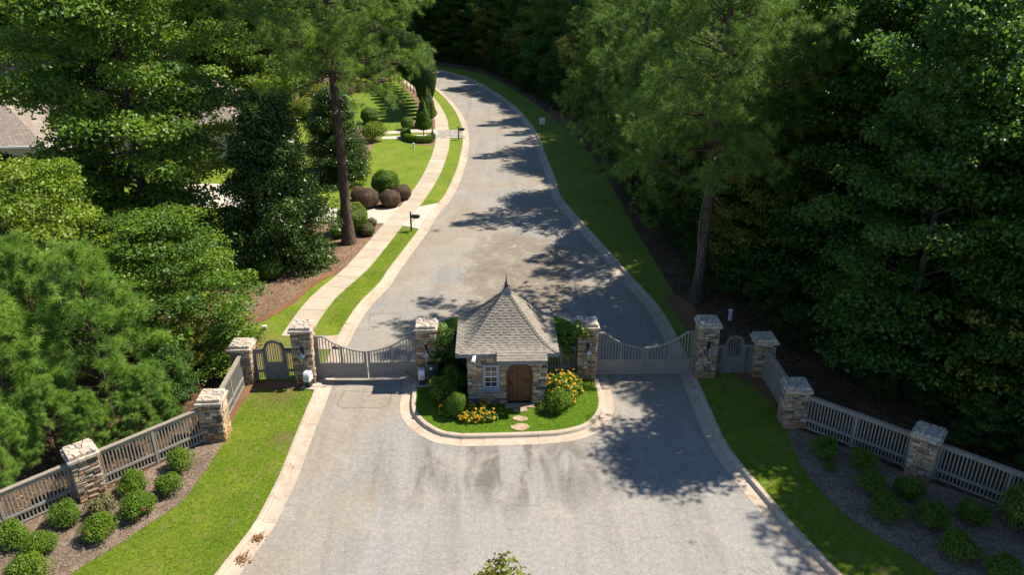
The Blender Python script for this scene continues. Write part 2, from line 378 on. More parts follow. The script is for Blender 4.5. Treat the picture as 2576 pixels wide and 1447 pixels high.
M['straw'] = mat_mulch('pine_straw', [(0.15, 0.080, 0.040), (0.26, 0.150, 0.085), (0.34, 0.225, 0.145), (0.20, 0.120, 0.070), (0.30, 0.24, 0.18)], 18, 0.35)
M['clay'] = mat_mulch('clay', [(0.26, 0.125, 0.065), (0.32, 0.165, 0.090), (0.22, 0.110, 0.060), (0.36, 0.205, 0.120)], 30)
M['litter'] = mat_mulch('leaf_litter', [(0.055, 0.038, 0.024), (0.15, 0.085, 0.045), (0.10, 0.062, 0.035), (0.24, 0.145, 0.080), (0.08, 0.055, 0.035)], 9)
M['stone'] = mat_stone('fieldstone', 1.1); M['capstone'] = mat_stone('cap_stone', 1.05, False, pale=0.5)
M['house_stone'] = mat_stone('house_stone', 1.15, False)
M['mortar'] = simple('mortar', (0.20, 0.165, 0.125), 0.95, 0, 0.25, 14, 0.4)
M['shingle'] = mat_shingle()
M['fence'] = simple('fence_paint', (0.330, 0.292, 0.238), 0.7, 0, 0.10, 5, 0.1)
M['gate'] = simple('gate_paint', (0.275, 0.245, 0.208), 0.6, 0, 0.08, 4, 0.05)
M['pedgate'] = simple('foot_gate_paint', (0.20, 0.188, 0.170), 0.65, 0, 0.10, 4, 0.05)
M['weathered'] = simple('weathered_rail', (0.30, 0.25, 0.185), 0.85, 0, 0.25, 12, 0.3)
M['darkcap'] = simple('dark_rail', (0.060, 0.058, 0.056), 0.6, 0, 0.2, 8, 0.1)
M['trim'] = simple('blue_grey_trim', (0.27, 0.315, 0.37), 0.55, 0, 0.08, 3)
M['fascia'] = simple('grey_fascia', (0.175, 0.190, 0.205), 0.6, 0, 0.1, 3)
M['door'] = simple('brown_door', (0.135, 0.050, 0.020), 0.5, 0, 0.18, 6, 0.15)
M['doorframe'] = simple('door_frame', (0.105, 0.038, 0.016), 0.55, 0, 0.15, 6)
M['iron'] = simple('black_iron', (0.022, 0.022, 0.024), 0.45, 0.3, 0.2, 20)
M['lead'] = simple('lead_metal', (0.16, 0.175, 0.195), 0.42, 0.7, 0.15, 10)
M['lantern_metal'] = simple('lantern_metal', (0.20, 0.24, 0.29), 0.35, 0.75, 0.15, 14)
M['white'] = simple('white_plastic', (0.78, 0.78, 0.77), 0.4, 0, 0.05, 6)
M['grey_plastic'] = simple('grey_plastic', (0.16, 0.17, 0.18), 0.5, 0, 0.1, 6)
M['dark_green'] = simple('dark_green_paint', (0.020, 0.034, 0.036), 0.45, 0, 0.15, 8)
M['flag'] = simple('flagstone', (0.42, 0.29, 0.185), 0.85, 0, 0.35, 4, 0.4)
M['paver'] = mat_stone('paver', 0.9, False, [(0, (0.30, 0.31, 0.32)), (0.5, (0.42, 0.42, 0.41)), (1, (0.50, 0.48, 0.45))])
M['tan_wall'] = simple('tan_stucco', (0.50, 0.41, 0.32), 0.85, 0, 0.08, 3, 0.2)
M['brick'] = simple('brick', (0.36, 0.20, 0.13), 0.85, 0, 0.25, 12, 0.3)
M['saw'] = simple('sealant', (0.085, 0.080, 0.075), 0.7, 0, 0.2, 9)
def mat_glass(name, c, rough=0.08):
    m, nt, bs, out = newmat(name); bs.inputs['Base Color'].default_value = col(c); bs.inputs['Roughness'].default_value = rough
    bs.inputs['Specular IOR Level'].default_value = 0.8; return m
M['glass'] = mat_glass('window_glass', (0.035, 0.040, 0.038)); M['lamp_glass'] = mat_glass('lamp_glass', (0.30, 0.27, 0.20), 0.15)
def mat_sign(name, c):
    m, nt, bs, out = newmat(name); bs.inputs['Base Color'].default_value = col(c); bs.inputs['Roughness'].default_value = 0.45; return m
M['sign_white'] = mat_sign('sign_white', (0.75, 0.75, 0.75)); M['sign_black'] = mat_sign('sign_black', (0.01, 0.01, 0.01))
M['petal'] = mat_leaf('petal', [(0, (0.66, 0.31, 0.004)), (0.6, (0.72, 0.40, 0.006)), (1, (0.78, 0.50, 0.02))], 0.25, (0.8, 0.4, 0.02), 0.6, 0.2, 0.05, 1.0)
M['seed'] = simple('seed_head', (0.030, 0.016, 0.010), 0.8)
M['pink'] = mat_leaf('pink_petal', [(0, (0.60, 0.06, 0.16)), (1, (0.75, 0.14, 0.26))], 0.2, (0.7, 0.1, 0.2), 0.6, 0.2, 0.05, 1.0)
M['leaf_gum'] = mat_leaf('gum_leaf', [(0, (0.022, 0.058, 0.008)), (0.4, (0.052, 0.106, 0.011)), (0.8, (0.100, 0.162, 0.016)), (0.97, (0.155, 0.175, 0.018)), (1, (0.22, 0.13, 0.02))], 0.28, (0.26, 0.34, 0.02), 0.46, 0.30, 0.3, 1.55)
M['leaf_wood'] = mat_leaf('wood_leaf', [(0, (0.020, 0.058, 0.012)), (0.45, (0.034, 0.084, 0.013)), (0.85, (0.056, 0.112, 0.016)), (1, (0.125, 0.145, 0.018))], 0.42, (0.15, 0.29, 0.03), 0.42, 0.35, 0.3, 1.4)
M['leaf_bright'] = mat_leaf('bright_leaf', [(0, (0.055, 0.105, 0.010)), (0.5, (0.090, 0.140, 0.012)), (1, (0.155, 0.180, 0.018))], 0.3, (0.25, 0.33, 0.03), 0.46, 0.30, 0.2, 1.3)
M['leaf_mag'] = mat_leaf('magnolia_leaf', [(0, (0.020, 0.052, 0.008)), (0.6, (0.038, 0.076, 0.010)), (0.9, (0.065, 0.105, 0.014)), (1, (0.15, 0.10, 0.02))], 0.2, (0.10, 0.16, 0.02), 0.34, 0.45)
M['leaf_box'] = mat_leaf('clipped_leaf', [(0, (0.040, 0.085, 0.008)), (0.5, (0.070, 0.128, 0.010)), (1, (0.115, 0.165, 0.016))], 0.25, rough=0.4)
M['leaf_azalea'] = mat_leaf('azalea_leaf', [(0, (0.036, 0.074, 0.007)), (0.5, (0.068, 0.118, 0.009)), (1, (0.115, 0.165, 0.016))], 0.28, rough=0.48, spec=0.2, tree_var=0.15)
M['leaf_brown'] = mat_leaf('bronze_leaf', [(0, (0.105, 0.066, 0.040)), (0.5, (0.175, 0.115, 0.070)), (1, (0.240, 0.175, 0.105))], 0.2, (0.2, 0.12, 0.06), 0.6, 0.2, 0.1, 1.0)
M['leaf_grey'] = mat_leaf('grey_green_leaf', [(0, (0.055, 0.062, 0.022)), (1, (0.125, 0.125, 0.045))], 0.2, (0.15, 0.15, 0.04), 0.6)
M['leaf_holly'] = mat_leaf('holly_leaf', [(0, (0.018, 0.045, 0.008)), (0.5, (0.032, 0.068, 0.010)), (1, (0.062, 0.098, 0.015))], 0.25, (0.1, 0.18, 0.02), 0.5, 0.25)
M['leaf_gold'] = mat_leaf('gold_leaf', [(0, (0.20, 0.19, 0.012)), (1, (0.36, 0.30, 0.02))], 0.35, (0.4, 0.34, 0.02))
M['leaf_yellow'] = mat_leaf('olive_leaf', [(0, (0.075, 0.095, 0.014)), (0.6, (0.13, 0.14, 0.020)), (1, (0.22, 0.17, 0.03))], 0.35, (0.25, 0.24, 0.03))
M['needle'] = mat_leaf('pine_needle', [(0, (0.034, 0.080, 0.012)), (0.5, (0.080, 0.142, 0.018)), (1, (0.170, 0.225, 0.034))], 0.3, (0.18, 0.26, 0.05), 0.5, 0.25, 0.12, 1.7)
M['needle_young'] = mat_leaf('young_needle', [(0, (0.036, 0.090, 0.014)), (0.5, (0.090, 0.165, 0.022)), (1, (0.190, 0.255, 0.040))], 0.3, (0.2, 0.3, 0.05), 0.5, 0.25, 0.1, 1.75)
M['needle_blue'] = mat_leaf('cedar_needle', [(0, (0.030, 0.066, 0.040)), (1, (0.085, 0.130, 0.085))], 0.2, (0.1, 0.15, 0.08), 0.5)
M['dead_leaf'] = mat_leaf('dead_leaf', [(0, (0.16, 0.075, 0.03)), (0.6, (0.26, 0.14, 0.06)), (1, (0.36, 0.24, 0.12))], 0.15, (0.3, 0.15, 0.05), 0.7, 0.1, 0.2, 1.0)
M['grass_blade'] = mat_leaf('grass_blade', [(0, (0.090, 0.165, 0.010)), (0.5, (0.135, 0.215, 0.014)), (0.93, (0.190, 0.250, 0.028)), (1, (0.30, 0.24, 0.08))], 0.42, (0.24, 0.34, 0.02), 0.5, 0.2, 0.0, 1.12)
M['bark'] = mat_bark('grey_bark', (0.075, 0.060, 0.045), (0.125, 0.100, 0.078), (0.20, 0.17, 0.14))
M['bark_pine'] = mat_bark('pine_bark', (0.085, 0.058, 0.042), (0.155, 0.108, 0.080), (0.24, 0.18, 0.14))
M['dead_wood'] = simple('dead_wood', (0.34, 0.30, 0.26), 0.9, 0, 0.2, 6)

# ------------------------------------------------------------------ setting: ground, road, kerbs, walks
sheet('ground', [(-700, -300), (700, -300), (700, 900), (-700, 900)], -0.06, M['litter'])
LE_PX = [(400,1680),(490,1590),(555,1510),(604,1447),(641,1396.5),(685,1337.5),(716,1275),(747.6,1208.6),(777,1127.6),(803,1057.6),(825,1002),(844,948),
         (868,890),(880,862),(895,831),(911,803),(938,765),(979,723),(1006,681.7),(1041,633.4),(1075.4,585),(1103,540),(1137,499),(1158,455),(1171.6,414),(1180,365.7),
         (1180,345),(1175,317),(1161,286),(1140.6,258.7),(1120,238),(1099,220.8),(1072,206),(1030,195),(960,184),(880,176)]
RE_PX = [(2290,1680),(2190,1590),(2110,1510),(2050.6,1447),(2008,1400),(1953,1341),(1894,1267.5),(1846,1208.6),(1798,1146),(1769,1090.8),(1735.7,1009.8),(1706,936),
         (1686,890),(1665,846),(1641,799),(1610,757.6),(1558,699),(1506,637),(1454.7,578),(1416.8,533.4),(1390,497),(1375,445),(1358,400),(1344,359),(1323,317),(1285.5,272.5),(1240.6,238),
         (1189,207),(1154,193),(1097,177.7),(1020,166),(920,157),(820,151)]
ISL_PX = [(1156.5,1123.6),(1257.8,1122),(1359,1118.5),(1426.6,1113),(1490,1096),(1526,1071),(1542,1044),(1544.7,1018),(1538,985),(1527,950),(1512,905),(1496,862),(1476,826),(1442,800),(1390,788),(1288,785),
          (1168,788),(1112,798),(1073,820),(1048,858),(1030,908),(1015.8,965),(1006,1020),(1009,1048),(1021.5,1068),(1043,1088),(1072,1106),(1108,1118.5)]
LE = catmull(GP(LE_PX, 0), 0.5); RE = catmull(GP(RE_PX, 0), 0.5); IE = catmull(GP(ISL_PX, 0), 0.4, True)
LE = resample(LE, 0.6); RE = resample(RE, 0.6); IE = resample(IE, 0.45, True)
road = sheet('road', LE + RE[::-1], 0.0, M['asphalt'])
KW = 0.68
LB = offset(LE, KW - 0.03); RB = offset(RE, -KW + 0.03); IB = offset(IE, KW - 0.03, True)
sheet('lawn', LB + [Vector((-260, 150, 0)), Vector((-260, -60, 0)), Vector((-60, -60, 0))], LZ, M['grass'])
sheet('woodland_floor', RB + [Vector((-260, 190, 0)), Vector((-260, 420, 0)), Vector((320, 420, 0)), Vector((320, -60, 0)), Vector((60, -60, 0))], LZ - 0.004, M['litter'])
sheet('island_lawn', IB, LZ + 0.012, M['grass_island'])

PROF_HI = [(0.0, 0.008), (0.40, 0.018), (0.445, 0.035), (0.475, 0.125), (0.50, 0.158), (0.535, 0.172), (0.655, 0.172), (0.68, 0.155), (0.68, 0.0)]
PROF_LO = [(0.0, 0.008), (0.30, 0.02), (0.445, 0.06), (0.475, 0.10), (0.50, 0.125), (0.535, 0.14), (0.655, 0.150), (0.68, 0.150), (0.68, 0.0)]
def kerb(name, line, sign, closed, low, sec=5):
    root = link(name, None); tag(root, kind='structure')
    nn = normals2d(line, closed); n = len(line); i = 0
    while i < (n if closed else n-1):
        j = min(i + sec, n if closed else n-1)
        if (n if closed else n-1) - j < 3: j = n if closed else n-1
        mid = line[(i+j)//2 % n]; lo = low(mid); prof = PROF_LO if lo else PROF_HI
        mb = MB(); k = len(prof); idx = list(range(i, j+1))
        for a, q in enumerate(idx):
            p = line[q % n]; m_ = nn[q % n]
            if a == 0: p = p.lerp(line[(q+1) % n], 0.010)
            if a == len(idx)-1: p = p.lerp(line[(q-1) % n], 0.010)
            mb.v += [tuple(p + m_*(sign*d) + Vector((0, 0, z))) for d, z in prof]
        for a in range(len(idx)-1):
            for b in range(k-1):
                f = (a*k+b, (a+1)*k+b, (a+1)*k+b+1, a*k+b+1); mb.f.append(f[::-1] if sign > 0 else f)
        L_ = (len(idx)-1)*k
        mb.f.append(tuple(range(k)) if sign > 0 else tuple(range(k-1, -1, -1)))
        mb.f.append(tuple(L_+b for b in range(k-1, -1, -1)) if sign > 0 else tuple(L_+b for b in range(k)))
        part('kerb_section', mb, M['kerb'], root); i = j
    return root
YG0, YG1 = G(797, 977, 0).y, G(861, 846, 0).y
YD0, YD1 = G(1054, 578, 0).y, G(1100, 519, 0).y
YP0, YP1 = G(1170, 349, 0).y, G(1160, 327, 0).y
kerb('kerb_along_lawn', LE, 1, False, lambda p: YG0 < p.y < YG1 or YD0 < p.y < YD1 or YP0 < p.y < YP1)
kerb('kerb_along_wood', RE, -1, False, lambda p: False)
kerb('kerb_round_island', IE, 1, True, lambda p: False, 7)

# lawn on the wood side
WOOD_PX = [(2358,1447),(2295.5,1403.8),(2222,1359.6),(2148,1315.4),(2085.5,1260),(2041,1208.6),(2012,1168),(1993.5,1131),(1982.4,1076),(1975,1058),(1950,1010),(1922,980),(1888,953)]
rw = [p for p in RB]
ext = GP([(2620,1600),(2450,1500)])
wood2 = GP([(1840,935),(1760,842),(1712,760),(1680,715),(1655,670),(1600,580),(1560,505),(1510,425),(1450,345),(1380,285),(1300,230),(1225,190),(1150,172),(1050,158),(950,150)])
line2 = catmull(ext + GP(WOOD_PX), 0.8) + catmull(wood2, 1.5)
k0 = min(range(len(rw)), key=lambda i: (rw[i]-ext[0]).length)
sheet('verge_lawn', rw[k0:] + line2[::-1], LZ + 0.004, M['grass'])
# red clay showing at the wood's edge
for px in ([(1700,742),(1745,770),(1775,835),(1905,925),(1985,1050),(1975,1065),(1925,1000),(1850,950),(1760,870),(1700,790),(1668,735)], [(1395,262),(1452,295),(1470,330),(1420,318),(1380,288)]):
    sheet('clay_patch', catmull(GP(px), 0.6, True), LZ + 0.010, M['clay'])
# mulch bed in front of the right fence
sheet('mulch_bed', catmull(GP(WOOD_PX[:9] + [(2020,1085),(2300,1200),(2700,1360),(2760,1600),(2500,1560)]), 0.7, True), LZ + 0.014, M['mulch'])
# left side: mulch before the fence, litter behind it, straw bed by the magnolia
LM_PX = [(567,1100),(552.4,1131),(526.6,1172),(501,1208.6),(460,1264),(405,1300.7),(350,1337.5),(294.6,1374),(239.4,1407.5),(176.8,1447),(60,1530),(-300,1530),(-420,1420),(0,1330),(250,1242),(520,1110)]
sheet('mulch_bed', catmull(GP(LM_PX), 0.7, True), LZ + 0.014, M['mulch'])
LB_PX = [(602,1006),(584,1040),(560,1100),(250,1246),(0,1335),(-420,1430),(-900,1100),(-900,620),(-300,520),(150,590),(330,700),(440,800),(525,890),(545,940),(580,975)]
sheet('woodland_floor', catmull(GP(LB_PX), 0.9, True), LZ + 0.008, M['litter'])
sheet('clay_strip', catmull(GP([(640,962),(760,962),(752,978),(660,978),(632,990),(607,1022),(585,1062),(572,1100),(560,1096),(574,1050),(598,1004),(618,972)]), 0.4, True), LZ + 0.018, M['clay'])
SB_PX = [(968,565),(935,604),(903,640),(868,671),(793,709),(735,757),(654,805),(593,826),(530,845),(480,790),(560,710),(606,640),(640,608),(760,566),(846,565)]
sheet('straw_bed', catmull(GP(SB_PX), 0.7, True), LZ + 0.012, M['straw'])
sheet('clay_edge', catmull(GP([(868,668),(793,705),(735,752),(654,800),(593,821),(560,836),(562,843),(596,832),(658,811),(740,763),(798,714),(872,676)]), 0.5, True), LZ + 0.018, M['clay'])
sheet('straw_bed', catmull(GP([(880,500),(905,522),(960,527),(1012,515),(1040,488),(1020,478),(960,470),(900,478)]), 0.5, True), LZ + 0.012, M['straw'])
sheet('straw_bed', catmull(GP([(1008,352),(1040,362),(1090,366),(1099,352),(1097,341),(1050,340),(1010,342)]), 0.5, True), LZ + 0.012, M['straw'])
sheet('straw_bed', catmull(GP([(1030,322),(1094,322),(1090,295),(1075,262),(1048,232),(1005,200),(990,198),(1020,225),(1040,250),(1048,290)]), 0.8, True), LZ + 0.012, M['straw'])
sheet('far_lawn', catmull(GP([(902,330),(1030,324),(1046,300),(1044,250),(1020,226),(985,198),(950,196),(900,232),(850,240),(850,300)]), 1.0, True), LZ + 0.008, M['grass_far'])
sheet('straw_bed', catmull(GP([(980,198),(945,222),(880,232),(800,246),(700,250),(700,180),(900,176),(990,180)]), 1.0, True), LZ + 0.016, M['straw'])
sheet('straw_bed', catmull(GP([(845,440),(905,425),(925,390),(950,350),(965,318),(900,320),(850,330),(800,380),(800,440)]), 0.8, True), LZ + 0.013, M['straw'])

# sidewalk of separate slabs
SL_PX = [(716,845),(740.6,802),(784,754),(834.7,710.6),(872,674.8),(903,640),(961.6,574.8),(1013,519.6),(1041,488.6),(1064.7,452),(1085.4,407),(1097.5,372.6),(1101,346.7),(1099,324),(1099,300),(1088.8,276),(1074,252),(1050,228),(1005,200)]
SR_PX = [(769,850),(788.9,807),(822.7,763.7),(885.4,710.6),(917,681.7),(965,626.5),(1006.4,568),(1046,523),(1068.5,488.6),(1099,441.6),(1116.4,400),(1126.8,358.8),(1126.8,346.7),(1125,327.7),(1119.9,303.6),(1106,272.5),(1094,255),(1072,232),(1028,204)]
L_ = resample(catmull(GP(SL_PX), 0.4), 1.5); Rr = resample(catmull(GP(SR_PX), 0.4), 1.5)
cen = []
for p in L_:
    q = min(Rr, key=lambda s_: (s_-p).length); cen.append((p+q)/2)
cen = resample(catmull(cen[::3] + [cen[-1]], 0.4), 1.55); nn = normals2d(cen)
walk = link('sidewalk', None); tag(walk, kind='structure')
for i in range(len(cen)-1):
    a, b = cen[i], cen[i+1]; hw = 0.72; e = 0.012
    a2 = a.lerp(b, e/1.55); b2 = b.lerp(a, e/1.55)
    mb = MB(); mb.prism([a2 - nn[i]*hw, b2 - nn[i+1]*hw, b2 + nn[i+1]*hw, a2 + nn[i]*hw], 0.02, LZ + 0.03 + random.Random(i).uniform(-0.002, 0.002))
    part('slab', mb, M['walk'], walk)
# concrete driveway with its apron
kb = [p for p in LB if YD0 - 0.4 < p.y < YD1 + 0.4]
sheet('driveway', kb + GP([(1046,522),(1006,521),(930.5,526.5),(837,525),(700,500),(600,466),(517,461),(430,474),(380,500),(430,520),(531,522.5),(580,537),(700,556),(834,563),(968.5,562),(1008,567)]), LZ + 0.022, M['drive'])
# concrete threshold beside the left gate
sheet('gate_apron', [LB[i] for i in range(len(LB)) if YG0 < LB[i].y < YG1] + GP([(832,846),(800,846),(790,872),(795,880),(860,880),(845,913),(800,913),(794,977)]), LZ + 0.02, M['kerb'])
# two-strip drive and grey pavers further up the road
sheet('driveway', GP([(1099,345),(985,350),(960,350),(960,344),(985,343),(1099,337)]), LZ + 0.026, M['drive'])
sheet('driveway', GP([(1099,334),(1030,333),(970,338),(960,337),(968,331),(1030,326),(1099,326)]), LZ + 0.026, M['drive'])
pv = link('paver_apron', None); tag(pv, kind='structure')
pa, pb, pc, pd_ = G(1102,348), G(1171,348), G(1160,327), G(1101,327)
for i in range(12):
    for j in range(6):
        if i in (4,) : pass
        def bl(s_, t_): return (pa.lerp(pb, s_)).lerp(pd_.lerp(pc, s_), t_)
        s0, s1, t0, t1 = i/12+0.004, (i+1)/12-0.004, j/6+0.008, (j+1)/6-0.008
        mb = MB(); mb.prism([bl(s0,t0), bl(s1,t0), bl(s1,t1), bl(s0,t1)], 0.1, LZ + 0.045); part('paver', mb, M['paver'], pv)

# saw-cut detector loops in the asphalt
def loop_cut(px):
    P = GP(px, 0); ring = P + [P[0]]
    o = MB()
    for a, b in zip(ring, ring[1:]):
        d = (b-a).normalized(); m_ = Vector((-d.y, d.x, 0))*0.013
        o.add([a-m_+Vector((0,0,.004)), b-m_+Vector((0,0,.004)), b+m_+Vector((0,0,.004)), a+m_+Vector((0,0,.004))], [(0,1,2,3)])
    part('saw_cut', o, M['saw'], road)
loop_cut([(866,984),(986,988),(978,1020),(960,1026),(862,1026),(848,1018)])
loop_cut([(931,789),(1010,789),(1004,812),(928,812)])

# ------------------------------------------------------------------ stonework
rs = random.Random(7)
def unit_stone(seed, mat):
    r_ = random.Random(seed); j = lambda a: r_.uniform(-a, a)
    mb = MB(); back = [(-.5,0,-.5),(.5,0,-.5),(.5,0,.5),(-.5,0,.5)]
    q = [(x*(1-abs(j(.03))), -0.62+j(.15), z*(1-abs(j(.06)))) for x, _, z in back]
    fr = [(x*(0.90+j(.05))+j(.02), -1.0+j(.22), z*(0.80+j(.09))+j(.02)) for x, _, z in back]
    mb.add(back+q+fr+[(j(.12), -1.08+j(.1), j(.1))], [(i, (i+1) % 4, 4+(i+1) % 4, 4+i) for i in range(4)] + [(4+i, 4+(i+1) % 4, 8+(i+1) % 4, 8+i) for i in range(4)] + [(8+i, 8+(i+1) % 4, 12) for i in range(4)])
    return mb.mesh('stone', mat)
ST = [unit_stone(i, M['stone']) for i in range(10)]; HS = [unit_stone(40+i, M['house_stone']) for i in range(10)]
def ashlar(r_, w_, h, hmin=0.085, hmax=0.17, wmin=0.14, wmax=0.42, cuts=None):
    out = []; z = 0.0
    while z < h - 1e-4:
        dz = r_.uniform(hmin, hmax)
        if h - z - dz < hmin: dz = h - z
        blocks = [(-w_/2, w_/2)]
        for a, b in (cuts(z, z+dz) if cuts else []):
            nb = []
            for s_, e in blocks:
                if b <= s_ or a >= e: nb.append((s_, e)); continue
                if a > s_: nb.append((s_, a))
                if b < e: nb.append((b, e))
            blocks = nb
        for s_, e in blocks:
            x = s_
            while x < e - 1e-4:
                dx = r_.uniform(wmin, wmax)
                if e - x - dx < wmin: dx = e - x
                if dz > 0.125 and r_.random() < 0.28:
                    k = r_.uniform(.42, .58); out += [(x, x+dx, z, z+dz*k), (x, x+dx, z+dz*k, z+dz)]
                else: out.append((x, x+dx, z, z+dz))
                x += dx
        z += dz
    return out
def lay(parent, r_, w_, h, meshes, M4, gap=0.014, depth=0.05, cuts=None, name='stone', **kw):
    rz = math.atan2(M4[1][0], M4[0][0]); base = M4.translation
    for x0, x1, z0, z1 in ashlar(r_, w_, h, cuts=cuts, **kw):
        if x1-x0 < 0.03 or z1-z0 < 0.025: continue
        d = depth*r_.uniform(0.7, 1.35)
        p = M4 @ Vector(((x0+x1)/2, 0, (z0+z1)/2))
        o = part(name, r_.choice(meshes), None, parent, loc=p, rot=(0, 0, rz), scale=((x1-x0-gap)*r_.choice((1, -1)), d, z1-z0-gap))
        if o.scale.x < 0: o.scale.x *= -1
def clip(poly, nx, ny, c):
    out = []
    for i in range(len(poly)):
        a, b = poly[i], poly[(i+1) % len(poly)]; da = a[0]*nx+a[1]*ny-c; db = b[0]*nx+b[1]*ny-c
        if da <= 0: out.append(a)
        if da*db < 0: t = da/(da-db); out.append((a[0]+(b[0]-a[0])*t, a[1]+(b[1]-a[1])*t))
    return out
def flagging(r_, half, n, gap):
    pts = []
    while len(pts) < n:
        p = (r_.uniform(-half, half), r_.uniform(-half, half))
        if all((p[0]-q[0])**2+(p[1]-q[1])**2 > (1.1*half/math.sqrt(n))**2 for q in pts): pts.append(p)
    res = []
    for i, p in enumerate(pts):
        poly = [(-half,-half),(half,-half),(half,half),(-half,half)]
        for k, q in enumerate(pts):
            if k == i: continue
            dx, dy = q[0]-p[0], q[1]-p[1]; l = math.hypot(dx, dy); nx, ny = dx/l, dy/l
            poly = clip(poly, nx, ny, ((p[0]+q[0])/2)*nx+((p[1]+q[1])/2)*ny-gap/2)
            if len(poly) < 3: break
        if len(poly) >= 3: res.append(poly)
    return res
def make_pillar(label, H, seed, loc, rz, group):
    r_ = random.Random(seed); root = thing('stone_pillar', label, 'pillar', loc, rz, group); hw = 0.40; sh = H - 0.25
    core = part('mortar_core', MB().box(-hw, hw, -hw, hw, -0.1, H-0.06), M['mortar'], root)
    for k in range(4):
        a = k*math.pi/2; M4 = Matrix.Rotation(a, 4, 'Z') @ Matrix.Translation((0, -hw, 0))
        lay(root, r_, 2*hw + (0.07 if k % 2 == 0 else -0.0), sh, ST, M4, wmin=0.14, wmax=0.40, hmin=0.085, hmax=0.16)
    # projecting cap: a ledge of long stones, then crazy-paved slab on top
    for k in range(4):
        a = k*math.pi/2; M4 = Matrix.Rotation(a, 4, 'Z'); x = -0.52
        while x < 0.519:
            dx = r_.uniform(0.2, 0.36)
            if 0.52-x-dx < 0.12: dx = 0.52-x
            mb = MB(); x0, x1 = x+0.005, x+dx-0.005
            if k % 2: x0, x1 = max(x0, -0.395), min(x1, 0.395)
            if x1 - x0 > 0.03:
                mb.cbox(x0, x1, -0.52+r_.uniform(-.012, .012), -0.40, sh+0.012, sh+0.125+r_.uniform(-.008, .008), 0.012)
                o = part('cap_ledge_stone', mb, M['capstone'], root, rot=(0, 0, a))
            x += dx
    part('cap_bed', MB().box(-0.42, 0.42, -0.42, 0.42, sh+0.10, H-0.045), M['mortar'], root)
    for poly in flagging(r_, 0.44, 17, 0.022):
        n = len(poly); cx = sum(p[0] for p in poly)/n; cy = sum(p[1] for p in poly)/n; t = r_.uniform(-.008, .012)
        mb = MB(); top = [(cx+(p[0]-cx)*0.90, cy+(p[1]-cy)*0.90) for p in poly]
        v_ = [(p[0], p[1], sh+0.13) for p in poly] + [(p[0], p[1], H-0.025+t) for p in poly] + [(p[0], p[1], H+t+r_.uniform(-.006, .006)) for p in top]
        mb.add(v_, [tuple(range(2*n, 3*n))] + [(i, (i+1) % n, n+(i+1) % n, n+i) for i in range(n)] + [(n+i, n+(i+1) % n, 2*n+(i+1) % n, 2*n+i) for i in range(n)])
        part('cap_stone', mb, M['capstone'], root)
    return root
YP = 30.43
HT, HSH = 2.80, 1.93
GX = (-9.06, -3.60, 3.53, 8.96)
make_pillar('tall stone gate pillar with lantern between footgate and sunlit driveway gate', HT, 1, (GX[0], YP, LZ), 0, 'tall gate pillars')
make_pillar('tall sunlit stone gate pillar on the island beside dark green box', HT, 2, (GX[1], YP, LZ), 0, 'tall gate pillars')
make_pillar('tall stone gate pillar on the island with vine over its cap', HT, 3, (GX[2], YP, LZ), 0, 'tall gate pillars')
make_pillar('tall shaded stone gate pillar between shaded driveway gate and footgate', HT, 4, (GX[3], YP, LZ), 0, 'tall gate pillars')
PED = ((-11.80, YP), (11.60, YP)); COR = ((-11.70, 26.05), (11.56, 26.35)); DIA = ((-15.12, 22.60), (15.15, 22.95)); NXT = ((-18.75, 18.95), (19.0, 19.3))
make_pillar('short sunlit stone pillar at the outer side of the sunlit footgate', HSH, 5, (*PED[0], LZ), 0, 'short pillars')
make_pillar('short shaded stone pillar at the outer side of the shaded footgate', HSH, 6, (*PED[1], LZ), 0, 'short pillars')
make_pillar('short sunlit stone corner pillar where the fence turns beside young pines', HSH, 7, (*COR[0], LZ), R(2), 'short pillars')
make_pillar('short shaded stone corner pillar where the fence turns beside the dark wood', HSH, 8, (*COR[1], LZ), R(-3), 'short pillars')
make_pillar('short pale stone pillar between two sunlit fence panels above azaleas', HSH, 9, (*DIA[0], LZ), R(40), 'short pillars')
make_pillar('short shaded stone pillar between two shaded fence panels above azaleas', HSH, 10, (*DIA[1], LZ), R(-40), 'short pillars')

# ------------------------------------------------------------------ fences
def box_mesh(name, mat, *a, c=0.006): return MB().cbox(*a, c).mesh(name, mat)
def fence(label, p, q, g0=0.46, g1=0.46, cond='sunlit'):
    a, b = Vector((*p, 0)), Vector((*q, 0)); d = (b-a); L0 = d.length; rz = math.atan2(d.y, d.x); L = L0 - g0 - g1
    st = a + d.normalized()*g0
    root = thing('fence_panel', label, 'fence', (st.x, st.y, LZ), rz, 'picket fence panels')
    part('cap_rail', MB().cbox(0, L, -0.085, 0.085, 1.50, 1.545, 0.012), M['weathered'], root)
    part('top_rail', MB().box(0.10, L-0.10, -0.045, 0.045, 1.37, 1.497), M['fence'], root)
    part('lower_rail', MB().box(0.10, L-0.10, -0.048, 0.048, 0.40, 0.50), M['fence'], root)
    part('bottom_rail', MB().box(0.10, L-0.10, -0.042, 0.042, 0.05, 0.11), M['fence'], root)
    post = box_mesh('post', M['fence'], -0.05, 0.05, -0.06, 0.06, -0.05, 1.498)
    for x in (0.05, L/2, L-0.05): part('post', post, None, root, loc=(x, 0, 0))
    pk = MB().box(-0.021, 0.021, -0.03, 0.03, 0.112, 0.398).box(-0.021, 0.021, -0.03, 0.03, 0.502, 1.368).mesh('picket', M['fence'])
    for h in range(2):
        x0 = 0.10 + h*(L/2-0.05); x1 = x0 + L/2 - 0.15; n = max(3, int(round((x1-x0)/0.122)))
        for i in range(n): part('picket', pk, None, root, loc=(x0 + (i+0.5)*(x1-x0)/n + rs.uniform(-.003, .003), 0, 0))
    return root
fence('sunlit picket fence panel from the footgate pillar to the corner pillar', COR[0], PED[0])
fence('sunlit picket fence panel between corner pillar and pale stone pillar', DIA[0], COR[0])
